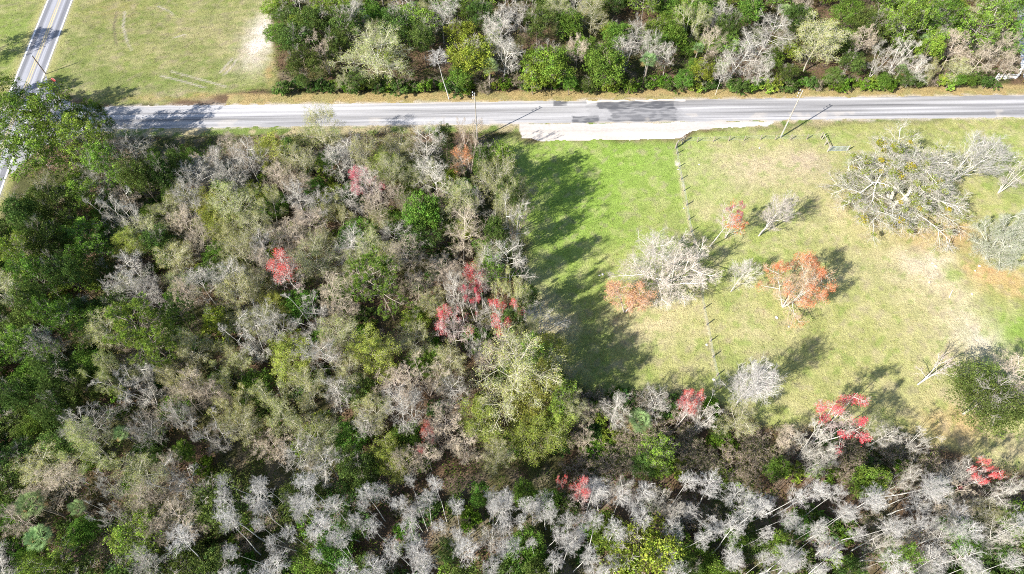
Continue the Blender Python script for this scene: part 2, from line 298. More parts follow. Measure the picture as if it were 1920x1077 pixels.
grid_sheet("junction_apron", np.arange(min(fx) - 1, max(fx) + 1, .2), np.arange(min(fy) - 1, max(fy) + 1, .2), 0.006,
           lambda wx, wy, x, y: np.tile(np.array([.34, .34, .36]), (len(x), 1)) * (.8 + .4 * NZ[3].f(x, y, .6))[:, None], M_ROAD,
           keep=lambda wx, wy, x, y: poly_sd(wx, wy, FL) > .15 * (NZ[1].f(wx, wy, .8) - .5), kind="structure")
def pad_col(wx, wy, x, y):
    u, v = road_uv(wx, wy); n = NZ[3].f(u * .25, v * 1.5, 1.0); d = -v - RW / 2
    c = np.tile(np.array([.49, .465, .44]), (len(wx), 1)); c = mixc(c, sm(1.2, 2.2, d + .35 * (NZ[5].f(wx, wy, .3) - .5)) * .6, (.47, .41, .37)); c = mixc(c, sm(.5, .66, n) * .3, (.50, .46, .43))
    c = mixc(c, sm(2.1, 2.7, d) * .5, (.64, .58, .52)); c = mixc(c, sm(.55, .75, NZ[2].f(u * .3, v * 1.3, .6)) * .3, (.40, .36, .34)); return c
grid_sheet("sandy_pulloff", np.arange(0, 62, .2), np.arange(80, 96, .2), 0.005, pad_col, M_SAND,
           keep=lambda wx, wy, x, y: poly_sd(wx, wy, PAD) > 1.0 * (NZ[1].f(wx, wy, .3) - .45) + .35 * (NZ[4].f(wx, wy, 1.5) - .5), kind="structure")
DRV = px((1898, -60), (1932, -60), (1955, 60), (1960, 172), (1928, 172), (1912, 110), (1908, 40))
grid_sheet("driveway", np.arange(90, 130, .25), np.arange(94, 160, .25), 0.006, lambda wx, wy, x, y: np.tile(np.array([.50, .54, .60]), (len(x), 1)) * (.8 + .4 * NZ[3].f(x, y, .5))[:, None], M_SAND,
           keep=lambda wx, wy, x, y: poly_sd(wx, wy, DRV) > .8 * (NZ[1].f(wx, wy, .5) - .5), kind="structure")

# ------------------------------------------------------------------ tree builder
def unit(a): return a / (np.linalg.norm(a, axis=-1, keepdims=True) + 1e-9)
def grow(rg, parent, nchild, t0, ang, Lf, m, r0, r1, up=0.15, wob=.12, tpow=1.0):
    """parent: (P[n,k,3], Rr[n,k], L[n]); returns children of the same form"""
    P, Rr, L = parent; n, k, _ = P.shape; idx = np.repeat(np.arange(n), nchild); N = len(idx)
    t = t0 + (1 - t0) * ((np.tile(np.arange(nchild), n) + rg.random(N)) / nchild) ** tpow
    f = np.clip(t * (k - 1), 0, k - 1.001); i = f.astype(int); fr = (f - i)[:, None]
    pos = P[idx, i] * (1 - fr) + P[idx, i + 1] * fr; tan = unit(P[idx, i + 1] - P[idx, i])
    az = np.tile(np.arange(nchild) * 2.39996, n) + rg.random(n)[idx] * 6.28 + rg.normal(0, .4, N)
    h = np.where(np.abs(tan[:, 2:3]) < .9, np.array([[0, 0, 1.]]), np.array([[1., 0, 0]])); u = unit(np.cross(tan, h)); v = np.cross(tan, u)
    a = np.radians(rg.normal(ang, ang * .22, N))
    if callable(Lf): ln = Lf(t, L[idx], rg.random(N))
    else: ln = L[idx] * Lf * (1.08 - .50 * t) * rg.uniform(.65, 1.3, N)
    d = unit(tan * np.cos(a)[:, None] + (u * np.cos(az)[:, None] + v * np.sin(az)[:, None]) * np.sin(a)[:, None])
    Q = np.zeros((N, m, 3)); Q[:, 0] = pos; st = (ln / (m - 1))[:, None]
    for j in range(1, m):
        d = unit(d + rg.normal(0, wob, (N, 3)) + np.array([0, 0, up])); Q[:, j] = Q[:, j - 1] + d * st
    rr = np.linspace(1, 0, m)[None] * (r0 - r1) + r1; rr = rr * rg.uniform(.75, 1.25, (N, 1))
    return Q, rr, ln
def prisms(br, k=3):
    P, Rr = br[0], br[1]; n, m, _ = P.shape; T = unit(np.gradient(P, axis=1)); h = np.where(np.abs(T[:, :, 2:3]) < .9, np.array([0, 0, 1.]), np.array([1., 0, 0]))
    u = unit(np.cross(T, h)); v = np.cross(T, u); a = np.arange(k) * 2 * math.pi / k
    V = P[:, :, None] + Rr[:, :, None, None] * (np.cos(a)[:, None] * u[:, :, None] + np.sin(a)[:, None] * v[:, :, None])
    i = np.arange(n)[:, None, None] * m * k + np.arange(m - 1)[None, :, None] * k; j = np.arange(k)[None, None]
    F = np.stack([i + j, i + (j + 1) % k, i + k + (j + 1) % k, i + k + j], -1).reshape(-1, 4); return V.reshape(-1, 3), F
def quads(rg, cen, size, upb=.3, asp=.55):
    n = len(cen); nr = unit(rg.normal(0, 1, (n, 3)) + np.array([0, 0, upb])); a = unit(np.cross(nr, rg.normal(0, 1, (n, 3)))); b = np.cross(nr, a)
    s = size * rg.uniform(.6, 1.4, (n, 1)); V = np.stack([cen - a * s, cen - b * s * asp, cen + a * s, cen + b * s * asp], 1).reshape(-1, 3)
    return V, np.arange(n * 4).reshape(-1, 4)
def join(parts):                              # parts: (V, F, colour per vertex, material index)
    V = []; F = []; Cc = []; Mi = []; b = 0
    for v, f, c, mi in parts:
        V.append(v); F.append(f + b); b += len(v); Cc.append(np.broadcast_to(c, (len(v), 3)) if np.ndim(c) < 2 else c); Mi.append(np.full(len(f), mi))
    return np.concatenate(V), np.concatenate(F), np.concatenate(Cc), np.concatenate(Mi)
class Proto:
    def __init__(s, kind, trunk, crown, Rr, H, crown_name="crown"): s.kind, s.trunk, s.crown, s.R, s.H, s.cn = kind, trunk, crown, Rr, H, crown_name
def vcol(rg, n_groups, per, base, jit, hj=.06):
    k = rg.uniform(1 - jit, 1 + jit, (n_groups, 1)) * (1 + rg.normal(0, hj, (n_groups, 3))); return np.repeat(np.asarray(base) * k, per, 0)
def stem_poly(rg, H, lean=.05, m=7, wob=.05, base=(0, 0, 0), d0=None):
    d = unit(np.array([rg.normal(0, lean), rg.normal(0, lean), 1.]) if d0 is None else np.array(d0, float)); P = [np.array(base, float)]
    for j in range(m - 1): d = unit(d + np.append(rg.normal(0, wob, 2), .03)); P.append(P[-1] + d * H / (m - 1))
    return np.array(P)[None]
def tree(seed, kind, H=12., Rc=4., cb=.35, stems=1, n=(14, 7, 7, 7), ang=(60, 52, 50, 48), rad=(.12, .043, .021, .0115, .0072), up=.05, wob=.10,
         bark=(.46, .43, .39), twig=(.42, .39, .35), bud=None, leaf=None, red=None, mistle=0, tseg=2, open_=False, jit=.2, lscale=None):
    rg = np.random.default_rng(seed); tr = []; cr = []; S = []
    for k in range(stems):
        if stems > 1:
            a = 6.28 * k / stems + rg.random(); sp = .30 if not open_ else .62; S.append(stem_poly(rg, H * .95 * rg.uniform(.8, 1), .0, 7, .06, (0.1 * math.cos(a), .1 * math.sin(a), 0), (sp * math.cos(a), sp * math.sin(a), 1)))
        else: S.append(stem_poly(rg, H, .05, 8, .05)[:, :7])
    P = np.concatenate(S); k = P.shape[1]
    l0 = (P, np.linspace(1, .12, k)[None].repeat(stems, 0) * rad[0], np.full(stems, H))
    V, F = prisms(l0, 7); tr.append((V, F, np.asarray(bark) * rg.uniform(.85, 1.1, (len(V), 1)), 0))
    rr = Rc * (1.0 if stems == 1 else .62)
    Lf = lambda t, L, r: rr * (1.0 / math.sin(math.radians(ang[0] + 8))) * np.sqrt(np.clip(1 - ((t - cb - (1 - cb) * .28) / ((1 - cb) * .80)) ** 2, .08, 1)) * (.72 + .38 * r)
    l1 = grow(rg, l0, n[0] if stems == 1 else max(5, int(n[0] * 1.6 / stems)), cb, ang[0], Lf, 5, rad[1], rad[2] * .8, up, wob)
    V, F = prisms(l1, 5); tr.append((V, F, np.asarray(bark) * rg.uniform(.85, 1.15, (len(V), 1)), 0))
    l2 = grow(rg, l1, n[1], .22, ang[1], .50, 4, rad[2], rad[3], up * .7, wob)
    V, F = prisms(l2, 4); tr.append((V, F, np.asarray(bark) * rg.uniform(.85, 1.15, (len(V), 1)), 0))
    l3 = grow(rg, l2, n[2], .15, ang[2], .58, 3, rad[3], rad[4], up * .5, wob)
    V, F = prisms(l3, 3); cr.append((V, F, vcol(rg, l3[0].shape[0], 9, twig, jit, .03), 0))
    tips = l3
    if n[3]:
        l4 = grow(rg, l3, n[3], .08, ang[3], .72, tseg, rad[4], rad[4] * .55, .04, wob); tips = l4
        V, F = prisms(l4, 3); cr.append((V, F, vcol(rg, l4[0].shape[0], tseg * 3, twig, jit, .04), 0))
    ends = tips[0][:, -1]
    if bud:                                   # haze of small buds: (fraction, per tip, size, colour)
        fr, per, sz, colr = bud; e = ends[rg.random(len(ends)) < fr]; cen = np.repeat(e, per, 0) + rg.normal(0, .16, (len(e) * per, 3)); V, F = quads(rg, cen, sz)
        cr.append((V, F, vcol(rg, len(e), per * 4, colr, .3, .05), 1))
    if leaf:                                  # leaf clumps at the ends of the branches: (per tip, spread, size, colour, keep, upshift)
        per, spr, sz, colr, kp = leaf; e = l3[0][:, -1] if n[3] == 0 else ends; e = e[rg.random(len(e)) < kp]
        cen = np.repeat(e, per, 0) + rg.normal(0, 1, (len(e) * per, 3)) * np.array([spr, spr, spr * .55]); V, F = quads(rg, cen, sz, .6)
        cl = np.floor(e / 1.3).astype(int); hh = np.abs(np.sin(cl @ np.array([12.9898, 78.233, 37.719])) * 43758.5) % 1
        cc = np.asarray(colr) * (.42 + 1.15 * hh)[:, None] * (1 + rg.normal(0, .05, (len(e), 3))); cr.append((V, F, np.repeat(cc, per * 4, 0) * np.repeat(rg.uniform(.75, 1.25, (len(cen), 1)), 4, 0), 1))
    if red:                                   # patches of red seed clusters: (patch centres wanted, radius, per tip, size, colour)
        npz, pr_, per, sz, colr = red; out = ends[np.argsort(-(np.hypot(ends[:, 0], ends[:, 1]) + .5 * ends[:, 2]))[:len(ends) // 2]]; c0 = out[rg.integers(0, len(out), npz)]
        dd = np.min(np.linalg.norm(ends[:, None] - c0[None], axis=2), 1); e = ends[dd < pr_ * rg.uniform(.6, 1.2, len(ends))]
        cen = np.repeat(e, per, 0) + rg.normal(0, .13, (len(e) * per, 3)); V, F = quads(rg, cen, sz, .2, .7); cr.append((V, F, vcol(rg, len(e), per * 4, colr, .25, .08), 1))
    for q in range(mistle):                   # round mistletoe clumps among the bare limbs
        p = l2[0][rg.integers(0, len(l2[0])), 2]; nn = 170; d = unit(rg.normal(0, 1, (nn, 3))) * (rg.random((nn, 1)) ** .4) * rg.uniform(.30, .75)
        V, F = quads(rg, p + d, .10); cr.append((V, F, vcol(rg, nn, 4, (.30, .33, .07) if rg.random() < .75 else (.42, .34, .04), .3), 1))
    V, F, cc, mi = join(tr); tm = mesh_from(kind + "_trunk", V, F4=F, col=cc, mats=[M_TWIG], smooth=True)
    V, F, cc, mi = join(cr); cm = mesh_from(kind + "_crown", V, F4=F, col=cc, mats=[M_TWIG, M_LEAF], fmat=mi)
    q = np.concatenate([tips[0][:, -1]]); cx, cy = q[:, 0].mean(), q[:, 1].mean(); Rm = np.percentile(np.hypot(q[:, 0] - cx, q[:, 1] - cy), 92)
    p = Proto(kind, tm, cm, Rm, q[:, 2].max()); p.off = (cx, cy); p.cz = float(np.median(q[:, 2])); return p
def dome(seed, kind, H=8., Rc=3.5, colr=(.10, .20, .03), lobes=16, nclump=300, per=24, sz=.15, flat=.75, bark=(.22, .18, .14), sprig=0.0, low=.25, gap=.12, spr=.26):
    """dense leafy crown: lobes on an uneven dome, leaf clumps over every lobe, limbs showing in the gaps"""
    rg = np.random.default_rng(seed); tr = []; cr = []
    P = stem_poly(rg, H * .9, .04, 6, .06); l0 = (P, np.linspace(1, .3, 6)[None] * .16, np.array([H * .8])); V, F = prisms(l0, 7); tr.append((V, F, bark, 0))
    l1 = grow(rg, l0, 11, .3, 55, lambda t, L, r: Rc * (.6 + .4 * r) * (1.15 - .55 * t), 4, .06, .02, .12, .12); V, F = prisms(l1, 5); tr.append((V, F, bark, 0))
    l2 = grow(rg, l1, 6, .3, 45, .5, 3, .02, .008, .1, .15); V, F = prisms(l2, 3); tr.append((V, F, bark, 0))
    hh = H * (1 - low) / 2; cz = H * low + hh; Cn = []; Lr = []
    for i in range(lobes):
        z = 1 - (i + .5) / lobes * 1.45; a = i * 2.39996 + rg.normal(0, .35); rho = math.sqrt(max(0, 1 - z * z)); k = rg.uniform(.50, .88)
        Cn.append((Rc * k * rho * math.cos(a), Rc * k * rho * math.sin(a), cz + hh * k * z)); Lr.append(Rc * rg.uniform(.26, .48))
    Cn = np.array(Cn); Lr = np.array(Lr); li = rg.choice(lobes, nclump, p=Lr ** 2 / (Lr ** 2).sum()); d = unit(rg.normal(0, 1, (nclump, 3)) + np.array([0, 0, .35]))
    cp = Cn[li] + d * Lr[li][:, None] * rg.uniform(.72, 1.08, (nclump, 1)) * np.array([1, 1, flat]); cp[:, 2] = np.clip(cp[:, 2], .4, None)
    kp = rg.random(nclump) > gap; cp = cp[kp]; li = li[kp]; nc = len(cp)
    cen = np.repeat(cp, per, 0) + rg.normal(0, 1, (nc * per, 3)) * np.array([spr, spr, spr * .6]) * Rc / 3.5; V, F = quads(rg, cen, sz, .5)
    lobe_t = rg.uniform(.80, 1.22, (lobes, 1)); cc = np.asarray(colr) * lobe_t[li] * rg.uniform(.68, 1.32, (nc, 1)) * (1 + rg.normal(0, .06, (nc, 3)))
    cr.append((V, F, np.repeat(cc, per * 4, 0) * np.repeat(rg.uniform(.75, 1.25, (nc * per, 1)), 4, 0), 1))
    if sprig > 0:
        l3 = grow(rg, l2, 6, .2, 40, .8, 3, .012, .007, .1, .15); V, F = prisms(l3, 3); V = V * np.array([1, 1, 1.05]); cr.append((V, F, (.42, .39, .34), 0))
    V, F, cc, mi = join(tr); tm = mesh_from(kind + "_trunk", V, F4=F, col=cc, mats=[M_TWIG], smooth=True)
    V, F, cc, mi = join(cr); cm = mesh_from(kind + "_crown", V, F4=F, col=cc, mats=[M_TWIG, M_LEAF], fmat=mi)
    p = Proto(kind, tm, cm, np.percentile(np.hypot(cp[:, 0], cp[:, 1]), 93), cp[:, 2].max()); p.off = (0, 0); p.cz = cz + hh * .4; return p
def pine(seed, kind, H=15., Rc=5.5, colr=(.11, .19, .03), cb=.5, n=(20, 7, 6), tuft=13, ln=.34):
    rg = np.random.default_rng(seed); tr = []; cr = []
    P = stem_poly(rg, H, .03, 8, .03); l0 = (P, np.linspace(1, .25, 8)[None] * .19, np.array([H])); V, F = prisms(l0, 8); tr.append((V, F, (.24, .19, .15), 0))
    l1 = grow(rg, l0, n[0], cb, 68, lambda t, L, r: Rc * (1.1 - .6 * ((t - cb) / (1 - cb)) ** 2) * (.6 + .45 * r), 5, .055, .02, .10, .12); V, F = prisms(l1, 5); tr.append((V, F, (.30, .26, .22), 0))
    l2 = grow(rg, l1, n[1], .3, 48, .42, 3, .02, .012, .12, .15); V, F = prisms(l2, 4); tr.append((V, F, (.30, .27, .22), 0))
    l3 = grow(rg, l2, n[2], .25, 42, .5, 2, .012, .008, .15, .1); V, F = prisms(l3, 3); cr.append((V, F, (.24, .21, .17), 0))
    e = np.concatenate([l3[0][:, -1], l2[0][:, -1]]); ne = len(e); c = np.repeat(e, tuft, 0); d = unit(rg.normal(0, 1, (ne * tuft, 3)) + np.array([0, 0, .5])); L = ln * rg.uniform(.6, 1.2, (len(c), 1)); s = unit(np.cross(d, rg.normal(0, 1, d.shape))) * .030
    V = np.stack([c - s, c + d * L * .55 - s * 1.3, c + d * L, c + d * L * .55 + s * 1.3], 1).reshape(-1, 3); F = np.arange(len(V)).reshape(-1, 4)
    cl = np.floor(e / 1.6).astype(int); hh = np.abs(np.sin(cl @ np.array([12.9898, 78.233, 37.719])) * 43758.5) % 1
    cr.append((V, F, np.repeat(np.asarray(colr) * (.7 + .6 * hh)[:, None] * (1 + rg.normal(0, .07, (ne, 3))), tuft * 4, 0), 1))
    V, F, cc, mi = join(tr); tm = mesh_from(kind + "_trunk", V, F4=F, col=cc, mats=[M_TWIG], smooth=True)
    V, F, cc, mi = join(cr); cm = mesh_from(kind + "_crown", V, F4=F, col=cc, mats=[M_TWIG, M_LEAF], fmat=mi)
    p = Proto(kind, tm, cm, np.percentile(np.hypot(e[:, 0], e[:, 1]), 92), e[:, 2].max()); p.off = (0, 0); p.cz = float(np.median(e[:, 2])); return p
def palm(seed, kind, H=6., colr=(.16, .22, .08)):
    rg = np.random.default_rng(seed); P = stem_poly(rg, H, .03, 6, .02); V, F = prisms((P, np.full((1, 6), .17)), 9); top = P[0, -1]
    tm = mesh_from(kind + "_trunk", V, F4=F, col=np.asarray((.28, .25, .21)) * rg.uniform(.8, 1.2, (len(V), 1)), mats=[M_TWIG], smooth=True)
    Q = []; FF = []; cc = []; b = 0
    for i in range(28):
        el = math.radians(78 - 100 * ((i + .5) / 28) ** .9); a = i * 2.39996; d = np.array([math.cos(a) * math.cos(el), math.sin(a) * math.cos(el), math.sin(el)]); pl = rg.uniform(.75, 1.15)
        hub = top + d * pl; side = unit(np.cross(d, [0, 0, 1.])); nr = np.cross(side, d); tone = (1.25 if i < 12 else .95) * rg.uniform(.8, 1.15); colb = np.asarray(colr) * tone if i < 25 else np.array([.30, .22, .10])
        Q += [top - side * .03, hub - side * .03, hub + side * .03, top + side * .03]; FF.append([b, b + 1, b + 2, b + 3]); cc += [colb * 1.2] * 4; b += 4
        for j in range(15):
            th = math.radians(-85 + 170 * j / 14); L = .95 * (1 - .25 * abs(th) / 1.75) * rg.uniform(.85, 1.1); dr = unit(d * math.cos(th) + side * math.sin(th) + nr * .12); sd_ = unit(np.cross(dr, nr)) * .034
            mid = hub + dr * L * .55; tip = hub + dr * L + np.array([0, 0, -.22 * L]); Q += [hub, mid - sd_, tip, mid + sd_]; FF.append([b, b + 1, b + 2, b + 3]); cc += [colb * rg.uniform(.6, 1.45)] * 4; b += 4
    cm = mesh_from(kind + "_crown", np.array(Q), F4=np.array(FF), col=np.array(cc), mats=[M_LEAF]); p = Proto(kind, tm, cm, 2.0, H + 1.4, "fronds"); p.off = (float(top[0]), float(top[1])); p.cz = H + .2; return p
def shrub(seed, kind, H=2.2, Rc=1.6, colr=(.10, .19, .03), **k):
    p = dome(seed, kind, H, Rc, colr, 8, 110, 20, .13, .8, low=.05, gap=.05, **k); return p

K = {}
GREY = (.43, .405, .355); WH = (.58, .55, .50)
K['G'] = [tree(100 + i, "bare_tree", 12, 4., .32, 1, (15, 7, 7, 6), bark=WH, twig=GREY, up=.02 + .03 * (i % 3)) for i in range(4)] + [tree(110 + i, "bare_tree", 11, 4.2, .1, 4, (13, 7, 7, 7), bark=WH, twig=GREY) for i in range(1)]
K['T'] = [tree(120 + i, "twiggy_tree", 11, 3.8, .3, 1 if i < 3 else 4, (14, 7, 7, 7), bark=(.50, .43, .37), twig=(.48, .41, .31)) for i in range(4)]
K['H'] = [tree(130 + i, "budding_tree", 11, 4.2, .3, 1 if i < 3 else 4, (14, 7, 7, 6), bark=(.50, .47, .38), twig=(.46, .44, .31), bud=(.7, 3, .058, (.35, .37, .125))) for i in range(4)]
K['Y'] = [tree(140 + i, "budding_tree", 10, 4.4, .25, 1, (13, 7, 7, 4), bark=(.48, .45, .34), twig=(.40, .39, .21), bud=(1., 6, .08, (.31, .36, .07))) for i in range(2)]
K['C'] = [tree(150 + i, "bare_cypress", 14, 1.9, .78, 1, (17, 6, 6, 5), (58, 50, 50, 50), rad=(.10, .024, .011, .0065, .0042), bark=(.55, .535, .50), twig=(.46, .445, .42), up=.06) for i in range(5)]
K['E'] = [dome(160 + i, "evergreen_tree", 10, 3.8, (.100, .152, .038), 18, 380, 24, .13, sprig=1) for i in range(3)]
K['D'] = [tree(165 + i, "oak_tree", 13, 5.2, .3, 1, (14, 7, 7, 0), bark=(.36, .33, .29), twig=(.33, .30, .26), leaf=(13, .24, .145, (.155, .245, .040), .85)) for i in range(3)]
K['B'] = [dome(170 + i, "broadleaf_tree", 7.5, 3.3, (.135, .235, .040), 17, 380, 26, .12) for i in range(3)]
K['L'] = [dome(180 + i, "broadleaf_tree", 7.5, 3.3, (.225, .295, .045), 18, 330, 24, .12, sprig=1, gap=.2) for i in range(2)]
K['P'] = [pine(190 + i, "pine_tree", 15, 5.2, (.165, .265, .045)) for i in range(2)]
K['R'] = [tree(200 + i, "red_maple", 12, 3.6, .35, 1 if i < 2 else 3, (13, 7, 7, 6), bark=(.56, .52, .48), twig=(.50, .40, .37), red=(26 + 5 * i, 1.1, 3, .044, (.60, .075, .10)), up=.10) for i in range(3)]
K['O'] = [tree(210 + i, "orange_maple", 10, 3.6, .3, 1, (13, 7, 7, 6), bark=(.58, .54, .50), twig=(.52, .38, .28), red=(20, 1.4, 3, .055, (.70, .28, .15)), up=.12) for i in range(2)]
K['F'] = [palm(220 + i, "palm_tree", 5.5 + i, (.19, .27, .11)) for i in range(2)]
K['S'] = [shrub(230 + i, "shrub", 2.4, 1.7, c) for i, c in enumerate([(.125, .235, .03), (.20, .28, .045), (.095, .16, .04)])]
K['W'] = [tree(240 + i, "brushy_shrub", 3.6, 2.2, .05, 5, (12, 6, 5, 5), bark=(.42, .35, .29), twig=(.36, .29, .23), rad=(.05, .022, .014, .010, .007), bud=(.25, 2, .06, (.13, .15, .05))) for i in range(2)]
HT = dict(G=11, T=10, H=10, Y=9.5, C=14, E=9.5, D=13, B=7.5, L=7.5, P=15, R=12, O=9, F=7.2, S=2.2, W=3.2)
LOOK = dict(G="grey bare tree", T="tan twiggy tree", H="olive budding tree", Y="yellow-green budding tree", C="slim bare cypress", E="dark evergreen tree", D="leafy green oak", B="bright green tree", L="golden-green tree", P="tall green pine",
            R="red-flushed maple", O="orange-flushed maple", F="fan palm", S="green shrub", W="brown brushy shrub")
GROUP = dict(G="bare grey trees of the woods", T="tan twiggy trees of the woods", H="budding trees of the woods", Y="budding trees of the woods", C="slender bare cypresses", E="dark evergreen trees", D="leafy oaks", B="green broadleaf trees", L="green broadleaf trees", P="pines", R="red maples", O="orange maples",
             F="fan palms", S="roadside and woodland shrubs", W="brushy thicket shrubs")
TREES = []
def put(kd, pxx, pyy, rpx, h=None, label=None, proto=None, world=None, rot=None, tilt=None, land=None):
    ps = K[kd]; p = ps[rnd.randrange(len(ps))] if proto is None else (ps[proto] if isinstance(proto, int) else proto)
    if world is None:
        h = h or HT[kd] * rnd.uniform(.88, 1.12)
        if kd == 'F': h = h or p.H
        if kd == 'C': rpx *= .68
        if kd == 'G' and pyy > 890: rpx *= .70
        zc = h * p.cz / p.H; X, Y = at(pxx, pyy, zc); r = rpx * mpp(pyy, zc)
    else: X, Y, r = world
    s = r / p.R; sz = h / p.H
    if kd == 'F': s = r / 2.0
    a = rnd.uniform(0, 6.28) if rot is None else rot
    ox, oy = p.off; X -= s * (ox * math.cos(a) - oy * math.sin(a)); Y -= s * (ox * math.sin(a) + oy * math.cos(a))
    root = link(p.kind, None, loc=(X, Y, 0)); root.rotation_euler = (0, 0, a) if tilt is None else (tilt[0], tilt[1], a); root.scale = (s, s, sz)
    link("trunk", p.trunk, root); link(p.cn, p.crown, root)
    root.empty_display_size = .5
    TREES.append(dict(px=(pxx, pyy), o=root, k=kd, x=X, y=Y, r=r, h=h, label=label)); return root

